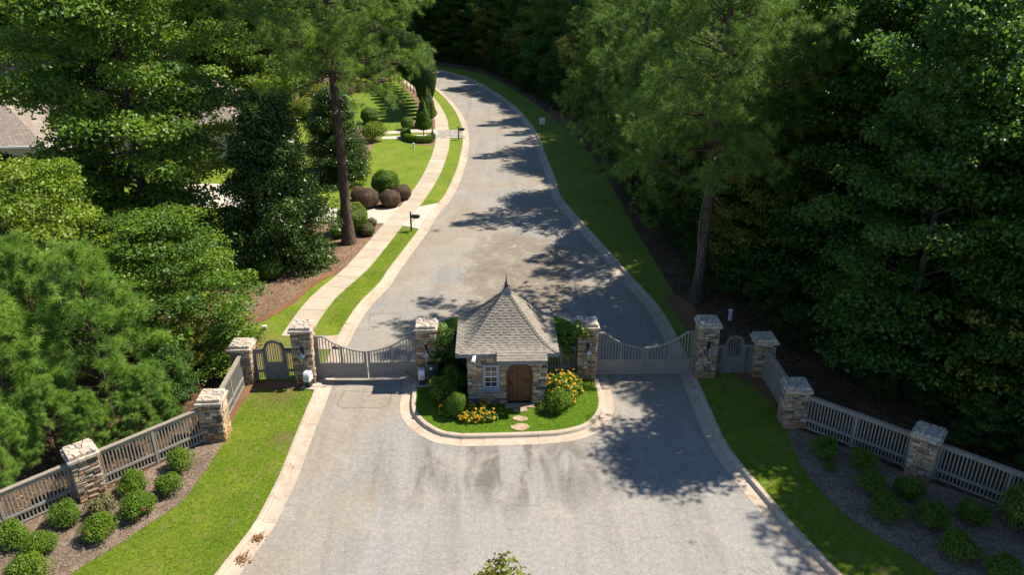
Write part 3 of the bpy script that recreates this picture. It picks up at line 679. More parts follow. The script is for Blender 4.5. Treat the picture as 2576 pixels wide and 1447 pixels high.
fence('sunlit picket fence panel running from pale stone pillar toward the pines', NXT[0], DIA[0], 0.3)
fence('shaded picket fence panel from the footgate pillar to the corner pillar', PED[1], COR[1])
fence('shaded picket fence panel between two stone pillars above the azalea bed', COR[1], DIA[1])
fence('shaded picket fence panel running on from the diagonal pillar along the wood', DIA[1], NXT[1], 0.46, 0.3)
fence('short vine-topped picket fence between gatehouse and island pillar', (1.72, YP), (GX[2], YP), 0.02, 0.46)
fence('short shaded picket fence behind the climbing plants beside the gatehouse', (GX[1], YP), (-1.82, YP), 0.46, 0.02)

# ------------------------------------------------------------------ driveway gates
def gate_top(u):        # u: 0 at the hinge, 1 where the leaves meet
    if u < 0.17: return 2.28
    t = (u-0.17)/0.83; return 1.52 + 0.76*(1-t)**1.75*(1-0.15*math.sin(math.pi*t))
def gate_leaf(name, label, hx, direction, rz, group):
    W = 2.20; root = thing(name, label, 'gate', (hx, YP + 0.10, 0.0), rz, group); s_ = direction
    X = lambda x: s_*x
    def bx(mb, x0, x1, y0, y1, z0, z1): return mb.box(min(X(x0), X(x1)), max(X(x0), X(x1)), y0, y1, z0, z1)
    zb = 0.14
    for (x0, x1, zt) in ((0, 0.10, 2.245), (W-0.10, W, 1.485)): part('stile', bx(MB(), x0, x1, -0.045, 0.045, zb, zt), M['gate'], root)
    cxm = W/2
    part('centre_stile', bx(MB(), cxm-0.045, cxm+0.045, -0.042, 0.042, zb+0.12, gate_top(0.5)-0.055), M['gate'], root)
    part('bottom_rail', bx(MB(), 0.10, W-0.10, -0.044, 0.044, zb, zb+0.12), M['gate'], root)
    part('middle_rail', bx(MB(), 0.10, W-0.10, -0.043, 0.043, 0.80, 0.90), M['gate'], root)
    # swooping top rail
    n = 26; mb = MB()
    for i in range(n+1):
        u = i/n; z = gate_top(u); x = X(-0.02 + (W+0.03)*u)
        mb.v += [(x, -0.06, z-0.055), (x, 0.06, z-0.055), (x, 0.06, z), (x, -0.06, z)]
    for i in range(n):
        for k in range(4):
            f = (4*i+k, 4*i+4+k, 4*i+4+(k+1) % 4, 4*i+(k+1) % 4); mb.f.append(f if s_ > 0 else f[::-1])
    mb.f += [(0, 1, 2, 3), (4*n+3, 4*n+2, 4*n+1, 4*n)]
    part('top_rail', mb, M['gate'], root)
    for h in range(2):
        x0 = 0.10 + h*(cxm-0.055); x1 = x0 + cxm - 0.145
        for i in range(7):
            x = x0 + (i+0.5)*(x1-x0)/7
            part('bar', bx(MB(), x-0.02, x+0.02, -0.02, 0.02, 0.90, gate_top(x/W)-0.05), M['gate'], root)
        mb = MB(); nb = 10
        for i in range(nb):
            a = x0 + i*(x1-x0)/nb; bx(mb, a+0.004, a+(x1-x0)/nb-0.004, -0.018, 0.018, zb+0.12, 0.80)
        bx(mb, x0, x1, -0.008, 0.008, zb+0.12, 0.80)
        part('board_panel', mb, M['gate'], root)
    for z in (0.5, 1.75): part('hinge', MB().tube([(X(-0.03), 0, z-0.07), (X(-0.03), 0, z+0.07)], 0.03, 8), M['iron'], root)
    return root
gate_leaf('driveway_gate_leaf', 'sunlit swooping gate leaf hinged on the pillar beside the footgate', GX[0]+0.50, 1, R(-1.5), 'driveway gate leaves')
gate_leaf('driveway_gate_leaf', 'sunlit swooping gate leaf hinged on the island pillar by the dark box', GX[1]-0.50, -1, R(1.0), 'driveway gate leaves')
gate_leaf('driveway_gate_leaf', 'shaded swooping gate leaf hinged on the island pillar with the vine', GX[2]+0.50, 1, R(-1.0), 'driveway gate leaves')
gate_leaf('driveway_gate_leaf', 'shaded swooping gate leaf hinged on the pillar beside the shaded footgate', GX[3]-0.50, -1, R(1.0), 'driveway gate leaves')
for gx, s_ in ((GX[0], 1), (GX[1], -1), (GX[2], 1), (GX[3], -1)):
    o = part('gate_post', MB().cbox(-0.045, 0.045, -0.05, 0.05, -0.12, 2.2, 0.008), M['gate'], None, loc=(gx+s_*0.455, YP+0.10, LZ))
    who = {GX[0]: 'against the sunlit pillar beside the footgate', GX[1]: 'against the island pillar beside the dark box', GX[2]: 'against the island pillar with the vine', GX[3]: 'against the shaded pillar beside the footgate'}[gx]
    tag(o, 'narrow painted gate post standing ' + who, 'post', 'gate posts')

# ------------------------------------------------------------------ footgates
def footgate(label, xa, xb):
    cx = (xa+xb)/2; hw = (xb-xa)/2; root = thing('footgate', label, 'gate', (cx, YP+0.02, LZ), 0, 'footgates'); mt = M['pedgate']
    dw = 0.42; zs = 1.52; rad = dw - 0.005; n = 14
    arch = lambda rr: [(rr*math.cos(math.pi*i/n), zs + 0.02 + rr*0.98*math.sin(math.pi*i/n)) for i in range(n+1)]
    for s_ in (-1, 1): part('stile', MB().box(min(s_*dw, s_*(dw-0.09)), max(s_*dw, s_*(dw-0.09)), -0.035, 0.035, 0.03, zs+0.02), mt, root)
    o_, i_ = arch(dw), arch(dw-0.09); mb = MB()
    for a in range(n): mb.prism_y([o_[a], o_[a+1], i_[a+1], i_[a]][::-1], -0.034, 0.034)
    part('arched_rail', mb, mt, root)
    o2, i2 = arch(dw+0.035), arch(dw+0.002); mb = MB()
    for a in range(n): mb.prism_y([o2[a], o2[a+1], i2[a+1], i2[a]][::-1], -0.06, 0.06)
    part('arch_cap', mb, M['darkcap'], root)
    part('bottom_rail', MB().box(-dw+0.09, dw-0.09, -0.034, 0.034, 0.03, 0.18), mt, root)
    part('middle_rail', MB().box(-dw+0.09, dw-0.09, -0.034, 0.034, 0.74, 0.88), mt, root)
    part('door_panel', MB().box(-dw+0.09, dw-0.09, -0.012, 0.012, 0.18, 0.74).box(-0.2, 0.2, -0.022, 0.022, 0.27, 0.65), mt, root)
    for i in range(6):
        x = -dw+0.09 + (i+0.5)*(2*dw-0.18)/6; zt = zs + 0.02 + math.sqrt(max(0.0, (dw-0.09)**2 - x*x))*0.98
        part('bar', MB().box(x-0.016, x+0.016, -0.014, 0.014, 0.88, zt), mt, root)
    part('drop_bolt', MB().tube([(0.02, -0.05, 0.0), (0.02, -0.05, 0.35)], 0.012, 6), M['iron'], root)
    for s_ in (-1, 1):
        a0, a1 = dw+0.015, hw; x0, x1 = (a0, a1) if s_ > 0 else (-a1, -a0)
        part('side_cap', MB().box(x0, x1, -0.065, 0.065, 1.50, 1.545), M['darkcap'], root)
        part('side_top_rail', MB().box(x0, x1, -0.035, 0.035, 1.34, 1.498), mt, root)
        part('side_lower_rail', MB().box(x0, x1, -0.036, 0.036, 0.40, 0.50), mt, root)
        for xx in (a0, a1-0.09): part('side_post', MB().box(min(s_*xx, s_*(xx+0.09)), max(s_*xx, s_*(xx+0.09)), -0.034, 0.034, 0.0, 1.34), mt, root)
        for i in range(3):
            x = a0+0.09+(i+0.5)*(a1-a0-0.18)/3
            part('side_bar', MB().box(s_*x-0.017, s_*x+0.017, -0.016, 0.016, 0.06, 1.338), mt, root)
footgate('dark footgate with arched top between sunlit stone pillars', PED[0][0]+0.46, GX[0]-0.46)
footgate('grey footgate with arched top between shaded stone pillars', GX[3]+0.46, PED[1][0]-0.46)

# ------------------------------------------------------------------ lanterns
def lantern(label, x):
    root = thing('wall_lantern', label, 'lantern', (x, YP-0.46, LZ+1.10), 0, 'pillar lanterns')
    part('wall_plate', MB().cbox(-0.06, 0.06, -0.03, 0.02, 0.30, 0.80, 0.01), M['iron'], root)
    part('bracket', MB().tube([(0, -0.02, 0.70), (0, -0.10, 0.86), (0, -0.20, 0.88), (0, -0.25, 0.80), (0, -0.25, 0.70)], 0.014, 6), M['iron'], root)
    part('hood', MB().lathe([(0.03, 0.70), (0.035, 0.60), (0.075, 0.52), (0.19, 0.43), (0.195, 0.405), (0.17, 0.40)], 4, (0, -0.25, 0), math.pi/4), M['lantern_metal'], root)
    part('glass', MB().lathe([(0.05, 0.06), (0.145, 0.398)], 4, (0, -0.25, 0), math.pi/4), M['lamp_glass'], root)
    for k in range(4):
        t = math.pi/4 + k*math.pi/2; c_, s_ = math.cos(t), math.sin(t)
        part('frame_bar', MB().tube([(0.05*c_, -0.25+0.05*s_, 0.05), (0.155*c_, -0.25+0.155*s_, 0.40)], 0.010, 4), M['iron'], root)
    part('bottom_finial', MB().lathe([(0.065, 0.06), (0.045, 0.02), (0.02, -0.03), (0.008, -0.08)], 8, (0, -0.25, 0)), M['iron'], root)
    part('stay', MB().tube([(0, -0.02, 0.32), (0, -0.12, 0.10), (0, -0.24, -0.02)], 0.009, 5), M['iron'], root)
lantern('hanging metal lantern on the tall pillar beside the sunlit footgate', GX[0]+0.02)
lantern('hanging metal lantern on the island pillar above the dark green box', GX[1])
lantern('hanging metal lantern on the island pillar under the vine', GX[2]+0.03)
lantern('dark hanging lantern on the tall pillar beside the shaded footgate', GX[3]-0.02)

# ------------------------------------------------------------------ gate motors and small boxes
def motor(label, u, v_, rz, arm):
    p = G(u, v_); root = thing('gate_motor', label, 'gate motor', (p.x, p.y, LZ), rz, 'gate motors')
    prof = [(-0.20, 0.34), (0.20, 0.34), (0.20, 0.62), (0.13, 0.78), (-0.12, 0.80), (-0.20, 0.70)]
    mb = MB(); mb.add([(-0.15, y, z) for y, z in prof] + [(0.15, y, z) for y, z in prof] , [tuple(range(5, -1, -1)), tuple(range(6, 12))] + [(i, (i+1) % 6, 6+(i+1) % 6, 6+i) for i in range(6)])
    h = part('housing', mb, M['white'], root)
    bv = h.modifiers.new('round', 'BEVEL'); bv.width = 0.03; bv.segments = 2
    part('vent', MB().box(-0.09, 0.09, -0.212, -0.203, 0.40, 0.54), M['grey_plastic'], root)
    for k in range(4): part('vent_slat', MB().box(-0.085+k*0.045, -0.06+k*0.045, -0.219, -0.213, 0.41, 0.53), M['white'], root)
    part('stand', MB().box(-0.11, 0.11, -0.13, 0.15, 0.0, 0.34), M['dark_green'], root)
    part('base_plate', MB().cbox(-0.32, 0.34, -0.24, 0.26, -0.03, 0.05, 0.01), M['kerb'], root)
    part('arm', MB().tube(arm, 0.022, 6), M['iron'], root)
    part('crank', MB().tube([(0.0, 0, 0.30), (0.0, 0, 0.36)], 0.06, 10), M['iron'], root)
motor('white gate motor box on a stand beside the sunlit lawn', 778, 974, R(-14), [(0.0, 0, 0.33), (0.5, 0.15, 0.33), (0.95, 0.6, 0.40)])
motor('white gate motor box on the island beside the dark green box', 1062, 968, R(4), [(0.0, 0, 0.33), (-0.40, 0.15, 0.33), (-0.75, 0.60, 0.40)])
r0 = thing('utility_box', 'dark green metal utility box against the island pillar', 'utility box', (-3.30, 29.80, LZ))
part('cabinet', MB().cbox(-0.22, 0.22, -0.13, 0.13, 0.25, 1.05, 0.015), M['dark_green'], r0)
part('lid', MB().cbox(-0.24, 0.24, -0.15, 0.14, 1.052, 1.09, 0.012), M['dark_green'], r0)
part('notice', MB().box(-0.16, -0.05, -0.139, -0.133, 0.84, 0.95), M['white'], r0)
part('stand', MB().box(-0.16, 0.16, -0.08, 0.08, 0, 0.25), M['iron'], r0)
def spot(label, u, v_):
    p = G(u, v_); r_ = thing('garden_spotlight', label, 'spotlight', (p.x, p.y, LZ), 0.2, 'garden spotlights')
    part('stake', MB().tube([(0, 0, -0.05), (0, 0, 0.42)], 0.018, 6), M['iron'], r_)
    part('head', MB().lathe([(0.04, 0.42), (0.055, 0.46), (0.06, 0.58), (0.045, 0.60)], 10), M['lantern_metal'], r_)
spot('small dark garden spotlight on a stake below the vine-topped island pillar', 1487, 972)
spot('small dark garden spotlight on a stake at the shaded gate pillar', 1819, 990)
def bollard(label, u, v_, h=0.55, r__=0.09, group='marker posts'):
    p = G(u, v_); r_ = thing('utility_marker', label, 'marker', (p.x, p.y, LZ), 0, group)
    part('tube', MB().lathe([(r__, -0.05), (r__, h*0.82)], 12), M['white'], r_)
    part('cap', MB().lathe([(r__*1.2, h*0.82), (r__*1.2, h*0.93), (r__*0.6, h)], 12), M['white'], r_)
bollard('white utility marker post at the dark wood edge behind the pillar', 1836, 805, 0.62, 0.10)
bollard('small white pipe stub on the sunny lawn below the clipped hedge', 1041, 372, 0.5, 0.09)
bollard('small white pipe stub at the end of the clipped hedge', 1094, 352, 0.8, 0.09)
p = G(666, 829); r0 = thing('meter_box', 'small white meter box on the thin lawn behind the footgate', 'meter box', (p.x, p.y, LZ), 0.2)
part('body', MB().cbox(-0.11, 0.11, -0.08, 0.08, 0.06, 0.22, 0.015), M['white'], r0); part('stake', MB().box(-0.02, 0.02, -0.02, 0.02, -0.05, 0.06), M['iron'], r0)

# ------------------------------------------------------------------ gatehouse
gh = thing('gatehouse', 'small stone gatehouse with shingled bell-cast roof and arched brown door', 'gatehouse', (-0.06, 30.0, LZ))
WX, WY, WH = 1.64, 1.84, 2.58
DX, DHW, DS = 0.52, 0.49, 1.40      # door centre, half width, springing height
wall = part('wall', MB().box(-WX, WX, -WY+0.20, WY, -0.1, WH), M['mortar'], gh)
def dcut(z0, z1):
    c_ = []
    zz = z0
    hwid = DHW+0.06 if zz < DS else (math.sqrt(max(0, (DHW+0.06)**2-(zz-DS)**2)) if zz-DS < DHW+0.06 else 0)
    if hwid > 0: c_.append((DX-hwid, DX+hwid))
    if z1 > 0.64 and z0 < 1.94: c_.append((-1.06, -0.32))
    return c_
# front wall leaf has a window and a door opening, so it is built of blocks round them
fw = MB(); y0, y1 = -WY, -WY+0.20
fw.box(-WX, -1.06, y0, y1, -0.1, WH); fw.box(-1.06, -0.32, y0, y1, -0.1, 0.68); fw.box(-1.06, -0.32, y0, y1, 1.92, WH)
fw.box(-0.32, DX-DHW-0.05, y0, y1, -0.1, WH); fw.box(DX+DHW+0.05, WX, y0, y1, -0.1, WH)
n = 14; ro = DHW+0.05
pts = [(DX+ro*math.cos(math.pi*i/n), DS+ro*math.sin(math.pi*i/n)) for i in range(n+1)]
for a, b in zip(pts, pts[1:]): fw.prism_y([(b[0], b[1]), (a[0], a[1]), (a[0], WH), (b[0], WH)], y0, y1)
part('front_wall', fw, M['mortar'], gh)
rr = random.Random(77)
lay(wall, rr, 2*WX+0.08, WH, HS, Matrix.Translation((0, -WY, 0)), cuts=dcut, wmin=0.15, wmax=0.42, hmin=0.095, hmax=0.18)
for a, ww in ((math.pi/2, WY), (-math.pi/2, WY)):
    hw = WX; lay(wall, rr, 2*ww-0.02, WH, HS, Matrix.Rotation(a, 4, 'Z') @ Matrix.Translation((0, -hw, 0)), wmin=0.36, wmax=0.7, hmin=0.2, hmax=0.3)
# door
door = part('door', MB().prism_y([(DX-DHW, 0.05), (DX+DHW, 0.05)] + [(DX+DHW*math.cos(math.pi*i/n), DS+DHW*math.sin(math.pi*i/n)) for i in range(n+1)], -WY+0.05, -WY+0.10), M['door'], gh)
mb = MB(); o_ = [(DX+(DHW+0.07)*math.cos(math.pi*i/n), DS+(DHW+0.07)*math.sin(math.pi*i/n)) for i in range(n+1)]; i_ = [(DX+(DHW-0.03)*math.cos(math.pi*i/n), DS+(DHW-0.03)*math.sin(math.pi*i/n)) for i in range(n+1)]
for a in range(n): mb.prism_y([o_[a], o_[a+1], i_[a+1], i_[a]][::-1], -WY-0.055, -WY+0.05)
for s_ in (-1, 1): mb.box(min(DX+s_*(DHW-0.03), DX+s_*(DHW+0.07)), max(DX+s_*(DHW-0.03), DX+s_*(DHW+0.07)), -WY-0.055, -WY+0.05, 0.02, DS)
part('frame', mb, M['doorframe'], door)
for i in range(5):
    x = DX-0.36+i*0.18; part('plank', MB().cbox(x-0.08, x+0.08, -WY+0.028, -WY+0.05, 0.12, DS+0.08+0.2*(1-abs(i-2)/2), 0.008), M['door'], door)
for z in (0.14, 0.98): part('rail', MB().cbox(DX-0.43, DX+0.43, -WY+0.012, -WY+0.030, z, z+0.16, 0.006), M['door'], door)
for z in (0.20, 1.04): part('strap_hinge', MB().box(DX+0.13, DX+0.44, -WY-0.002, -WY+0.013, z, z+0.035), M['iron'], door)
part('handle', MB().cbox(DX-0.42, DX-0.36, -WY-0.01, -WY+0.03, 0.86, 1.10, 0.01).tube([(DX-0.39, -WY-0.01, 0.90), (DX-0.39, -WY-0.06, 0.94), (DX-0.39, -WY-0.06, 1.02), (DX-0.39, -WY-0.01, 1.06)], 0.012, 6), M['iron'], door)
part('threshold', MB().cbox(DX-DHW, DX+DHW, -WY-0.10, -WY+0.05, 0.0, 0.075, 0.01), M['iron'], gh)
part('doorstep', MB().cbox(DX-0.62, DX+0.62, -WY-0.42, -WY-0.07, -0.05, 0.055, 0.02), M['flag'], gh)
# window: two sashes of four panes
WX0, WX1, WZ0, WZ1 = -1.06, -0.32, 0.70, 1.92; wy = -WY
win = part('window', MB().box(WX0, WX0+0.09, wy-0.06, wy+0.06, WZ0, WZ1).box(WX1-0.09, WX1, wy-0.06, wy+0.06, WZ0, WZ1).box(WX0+0.09, WX1-0.09, wy-0.06, wy+0.06, WZ1-0.09, WZ1).box(WX0+0.09, WX1-0.09, wy-0.06, wy+0.06, WZ0, WZ0+0.09), M['trim'], gh)
part('sill', MB().cbox(WX0-0.04, WX1+0.04, wy-0.13, wy+0.03, WZ0-0.06, WZ0-0.002, 0.008), M['trim'], win)
a0, a1 = WX0+0.092, WX1-0.092; am = (a0+a1)/2; zm = (WZ0+WZ1)/2
for (z0, z1, yy) in ((WZ0+0.092, zm, 0.02), (zm, WZ1-0.092, -0.01)):
    q0, q1 = wy+yy, wy+yy+0.03; zc = (z0+z1)/2
    part('sash', MB().box(a0, a0+0.036, q0, q1, z0, z1).box(a1-0.036, a1, q0, q1, z0, z1).box(a0+0.036, a1-0.036, q0, q1, z0, z0+0.035).box(a0+0.036, a1-0.036, q0, q1, z1-0.035, z1)
         .box(am-0.011, am+0.011, q0, q1, z0+0.035, z1-0.035).box(a0+0.036, am-0.011, q0, q1, zc-0.011, zc+0.011).box(am+0.011, a1-0.036, q0, q1, zc-0.011, zc+0.011), M['white'], win)
    for a, b in ((a0+0.036, am-0.011), (am+0.011, a1-0.036)):
        for c_, d_ in ((z0+0.035, zc-0.011), (zc+0.011, z1-0.035)): part('pane', MB().box(a, b, q0+0.012, q0+0.018, c_, d_), M['glass'], win)

# roof: bell-cast pyramid, courses of single shingles
RH, ZE, ZA = 2.13, 2.58, 4.56
GS = [(0, 0), (0.08, 0.018), (0.16, 0.048), (0.24, 0.095), (0.32, 0.16), (0.42, 0.265), (0.54, 0.41), (0.68, 0.59), (1.0, 1.0)]
def gz(s_):
    for (a, b), (c_, d_) in zip(GS, GS[1:]):
        if s_ <= c_: return b + (d_-b)*(s_-a)/(c_-a)
    return 1.0
def roofp(s_): return RH*(1-s_), ZE + (ZA-ZE)*gz(s_)          # distance from the axis, height
roof = part('roof', MB().box(-RH+0.05, RH-0.05, -RH+0.05, RH-0.05, ZE-0.10, ZE-0.02), M['fascia'], gh)
dk = MB(); NS = 24
for k in range(4):
    for i in range(NS):
        (a, za), (b, zb_) = roofp(i/NS*0.965), roofp((i+1)/NS*0.965)
        q = Matrix.Rotation(k*math.pi/2, 4, 'Z'); dk.add([q @ Vector(p) for p in ((-a, -a, za-0.012), (a, -a, za-0.012), (b, -b, zb_-0.012), (-b, -b, zb_-0.012))], [(0, 1, 2, 3)])
part('deck', dk, M['shingle'], roof)
# row stations by equal slope length
sl = [0.0]; S_ = [i/400*0.965 for i in range(401)]
for a, b in zip(S_, S_[1:]):
    (d0, z0), (d1, z1) = roofp(a), roofp(b); sl.append(sl[-1] + math.hypot(d1-d0, z1-z0))
NR = 24; rows = [S_[min(range(401), key=lambda i: abs(sl[i]-sl[-1]*k/NR))] for k in range(NR+1)]
far = MB(); far_r = []
for k in range(4):
    q = Matrix.Rotation(k*math.pi/2, 4, 'Z')
    for i in range(NR):
        (a, za), (b, zb_) = roofp(rows[i]), roofp(rows[i+1]); x = -a - rr.uniform(0, 0.2)
        if i == 0: za -= 0.01
        thick = rr.random() < 0.5
        while x < a:
            dx = rr.choice((0.13, 0.16, 0.2, 0.24)); thick = not thick; x0, x1 = x, x+dx-0.004; x += dx
            t = 0.030 if thick else 0.010
            lo = [max(-a, min(a, x0)), max(-a, min(a, x1))]; hi = [max(-b, min(b, x0)), max(-b, min(b, x1))]
            if lo[1]-lo[0] < 0.015: continue
            v_ = [(lo[0], -a-0.02, za+t-0.010), (lo[1], -a-0.02, za+t-0.010), (hi[1], -b, zb_+0.004), (hi[0], -b, zb_+0.004), (lo[0], -a, za-0.010), (lo[1], -a, za-0.010)]
            f = [(0, 1, 2, 3), (4, 5, 1, 0), (0, 3, 4), (1, 5, 2)]
            if k == 0 and i < NR-6: part('shingle', MB().add(v_, f), M['shingle'], roof)
            else: far.add([q @ Vector(p) for p in v_], f); far_r += [rr.random()]*4
m_ = far.mesh('shingle_field', M['shingle']); at = m_.attributes.new('rnd', 'FLOAT', 'FACE'); at.data.foreach_set('value', far_r)
o = part('shingle_field', m_, None, roof); o['kind'] = 'stuff'
for k in range(4):                                                    # hip caps
    q = Matrix.Rotation(k*math.pi/2, 4, 'Z')
    for i in range(NR):
        (a, za), (b, zb_) = roofp(rows[i]), roofp(min(0.965, rows[i+1]+0.004)); w_ = 0.13
        A = Vector((-a-0.012, -a-0.012, za+0.050)); B = Vector((-b, -b, zb_+0.034))
        sx, sy = Vector((w_, 0, -0.012)), Vector((0, w_, -0.012))
        v_ = [A, A+sx, B+sx*0.98, B, A+sy, B+sy*0.98, A+Vector((0, 0, -0.02)), A+sx+Vector((0, 0, -0.022)), A+sy+Vector((0, 0, -0.022))]
        part('hip_shingle', MB().add([q @ p for p in v_], [(0, 1, 2, 3), (4, 0, 3, 5), (6, 7, 1, 0), (8, 6, 0, 4)]), M['shingle'], roof)
for k in range(4):
    part('fascia_board', MB().box(-RH-0.0, RH+0.0, -RH-0.03, -RH-0.004, ZE-0.17, ZE-0.008), M['fascia'], roof, rot=(0, 0, k*math.pi/2))
# little hood carried forward over the door
hd = part('door_hood', MB().box(DX-0.92, DX+1.08, -RH-0.36, -RH-0.03, ZE-0.22, ZE-0.165), M['fascia'], gh)
hx0, hx1 = DX-0.96, DX+1.12
part('hood_fascia', MB().box(hx0+0.05, hx1-0.05, -RH-0.40, -RH-0.362, ZE-0.30, ZE-0.145), M['fascia'], hd)
for i in range(4):
    y_a, y_b = -RH-0.42+i*0.13, -RH-0.42+(i+1)*0.13; z_a, z_b = ZE-0.135+i*0.058, ZE-0.135+(i+1)*0.058
    x = hx0 - rr.uniform(0, .1)
    while x < hx1:
        dx = rr.choice((0.16, 0.2, 0.26, 0.31)); x0, x1 = max(hx0, x), min(hx1, x+dx-0.004); x += dx; t = rr.choice((0.012, 0.024))
        if x1-x0 < 0.02: continue
        part('shingle', MB().add([(x0, y_a-0.015, z_a+t), (x1, y_a-0.015, z_a+t), (x1, y_b, z_b+0.006), (x0, y_b, z_b+0.006), (x0, y_a, z_a-0.02), (x1, y_a, z_a-0.02)], [(0, 1, 2, 3), (4, 5, 1, 0), (0, 3, 4), (1, 5, 2)]), M['shingle'], hd)
for s_ in (hx0+0.02, hx1-0.06): part('hood_side', MB().add([(s_, -RH-0.40, ZE-0.30), (s_, -RH+0.06, ZE-0.20), (s_, -RH+0.06, ZE+0.05), (s_, -RH-0.40, ZE-0.14), (s_+0.04, -RH-0.40, ZE-0.30), (s_+0.04, -RH+0.06, ZE-0.20), (s_+0.04, -RH+0.06, ZE+0.05), (s_+0.04, -RH-0.40, ZE-0.14)], [(0, 1, 2, 3), (7, 6, 5, 4), (0, 4, 5, 1), (3, 2, 6, 7), (0, 3, 7, 4)]), M['fascia'], hd)
fin = part('finial', MB().lathe([(0.30, ZA-0.20), (0.16, ZA+0.02), (0.08, ZA+0.11)], 4, (0, 0, 0), math.pi/4), M['lead'], gh)
part('collar', MB().lathe([(0.06, ZA+0.11), (0.075, ZA+0.16), (0.075, ZA+0.24), (0.09, ZA+0.26), (0.06, ZA+0.29)], 10), M['iron'], fin)
part('spike', MB().lathe([(0.05, ZA+0.28), (0.03, ZA+0.42), (0.004, ZA+0.72)], 8), M['iron'], fin)
cm = thing('security_camera', 'white security camera fixed under the gatehouse eave', 'camera', (-1.42, 30.0-RH-0.03, LZ+ZE-0.10), R(-14))
part('housing', MB().cbox(-0.07, 0.07, -0.30, 0.06, -0.09, 0.05, 0.02), M['white'], cm, rot=(R(22), 0, 0)); part('lens', MB().tube([(0, -0.28, -0.16), (0, -0.31, -0.17)], 0.04, 10), M['iron'], cm); part('arm', MB().tube([(0, 0.05, -0.02), (0, -0.10, -0.03)], 0.02, 6), M['white'], cm)

# stepping stones
for i, (u, v_, sx, sy) in enumerate(((1310, 1032, 0.62, 0.42), (1309, 1055, 0.66, 0.40), (1309, 1077, 0.74, 0.50))):
    p = G(u, v_); r_ = random.Random(i+3); k = 9
    poly = [(sx/2*1.05*math.cos(2*math.pi*j/k)*r_.uniform(.8, 1.1), sy/2*1.1*math.sin(2*math.pi*j/k)*r_.uniform(.8, 1.1)) for j in range(k)]
    mb = MB(); mb.add([(a, b, -0.02) for a, b in poly]+[(a, b, 0.03) for a, b in poly]+[(a*.93, b*.93, 0.042+r_.uniform(-.004, .004)) for a, b in poly], [tuple(range(2*k, 3*k))]+[(j, (j+1) % k, k+(j+1) % k, k+j) for j in range(k)]+[(k+j, k+(j+1) % k, 2*k+(j+1) % k, 2*k+j) for j in range(k)])
    o = part('stepping_stone', mb, M['flag'], None, loc=(p.x, p.y, LZ+0.01))
    tag(o, ('tan flagstone half in shade against the gatehouse doorstep', 'middle tan flagstone of the three in the island lawn', 'outermost tan flagstone nearest the island kerb')[i], 'stepping stone', 'flagstone steps')

# ------------------------------------------------------------------ street furniture
def mailbox(label, u, v_):
    p = G(u, v_); r_ = thing('mailbox', label, 'mailbox', (p.x, p.y, LZ), R(-14), 'kerbside mailboxes')
    part('post', MB().cbox(-0.05, 0.05, -0.05, 0.05, -0.05, 1.30, 0.01).lathe([(0.06, 1.30), (0.03, 1.36), (0.04, 1.40), (0.01, 1.45)], 8), M['dark_green'], r_)
    part('arm', MB().box(0.05, 0.50, -0.03, 0.03, 0.93, 0.99).tube([(0.05, 0, 0.70), (0.30, 0, 0.93)], 0.02, 5), M['dark_green'], r_)
    k = 8; prof = [(-0.10, 1.0), (0.10, 1.0)] + [(0.10*math.cos(math.pi*i/k), 1.12+0.10*math.sin(math.pi*i/k)) for i in range(k+1)]
    mb = MB(); nn_ = len(prof); mb.add([(0.10, y, z) for y, z in prof]+[(0.62, y, z) for y, z in prof], [tuple(range(nn_)), tuple(range(2*nn_-1, nn_-1, -1))]+[(i, nn_+i, nn_+(i+1) % nn_, (i+1) % nn_) for i in range(nn_)])
    part('box', mb, M['dark_green'], r_); part('door', MB().cbox(0.621, 0.64, -0.09, 0.09, 1.01, 1.19, 0.004), M['iron'], r_); part('flag', MB().box(0.45, 0.48, -0.125, -0.112, 1.10, 1.32), M['iron'], r_)
mailbox('dark green mailbox on a post beside the concrete driveway', 1035, 581)
mailbox('dark green mailbox on a post beside the grey paver apron', 1154, 351)
p = G(1363, 356); sg = thing('speed_sign', 'white SPEED LIMIT 25 sign on a dark post at the wood edge', 'road sign', (p.x, p.y, LZ), 0)
part('post', MB().cbox(-0.035, 0.035, 0.0, 0.05, -0.1, 2.40, 0.006), M['dark_green'], sg)
pl = part('plate', MB().cbox(-0.27, 0.27, -0.02, 0.0, 1.75, 2.42, 0.004), M['sign_white'], sg)
part('backing_frame', MB().box(-0.295, 0.295, 0.001, 0.02, 1.72, 2.45), M['dark_green'], sg)
mb = MB()
for a in ((-0.255, 0.255, 1.765, 1.78), (-0.255, 0.255, 2.39, 2.405), (-0.255, -0.24, 1.78, 2.39), (0.24, 0.255, 1.78, 2.39)): mb.box(a[0], a[1], -0.024, -0.0205, a[2], a[3])
part('border', mb, M['sign_black'], pl)
def text(name, body, size, x, y, z, parent, mat):
    cu = bpy.data.curves.new(name, 'FONT'); cu.body = body; cu.size = size; cu.align_x = 'CENTER'; cu.extrude = 0.001; cu.offset = size*0.012
    t_ = bpy.data.objects.new(name+'_tmp', cu); C.objects.link(t_); dg = bpy.context.evaluated_depsgraph_get(); m = bpy.data.meshes.new_from_object(t_.evaluated_get(dg))
    bpy.data.objects.remove(t_); m.materials.clear(); m.materials.append(mat)
    return link(name, m, parent, (x, y, z), (math.pi/2, 0, 0))
text('lettering', 'SPEED', 0.125, 0, -0.0225, 2.275, pl, M['sign_black']); text('lettering', 'LIMIT', 0.125, 0, -0.0225, 2.155, pl, M['sign_black']); text('numerals', '25', 0.40, 0, -0.0225, 1.82, pl, M['sign_black'])
p = G(1088, 342); lp = thing('lamp_post', 'black post lantern beside the hedge and the sidewalk', 'street lamp', (p.x, p.y, LZ))
part('post', MB().lathe([(0.14, -0.05), (0.14, 0.35), (0.10, 0.45), (0.06, 0.6), (0.045, 3.4), (0.08, 3.45), (0.05, 3.5)], 12), M['iron'], lp)
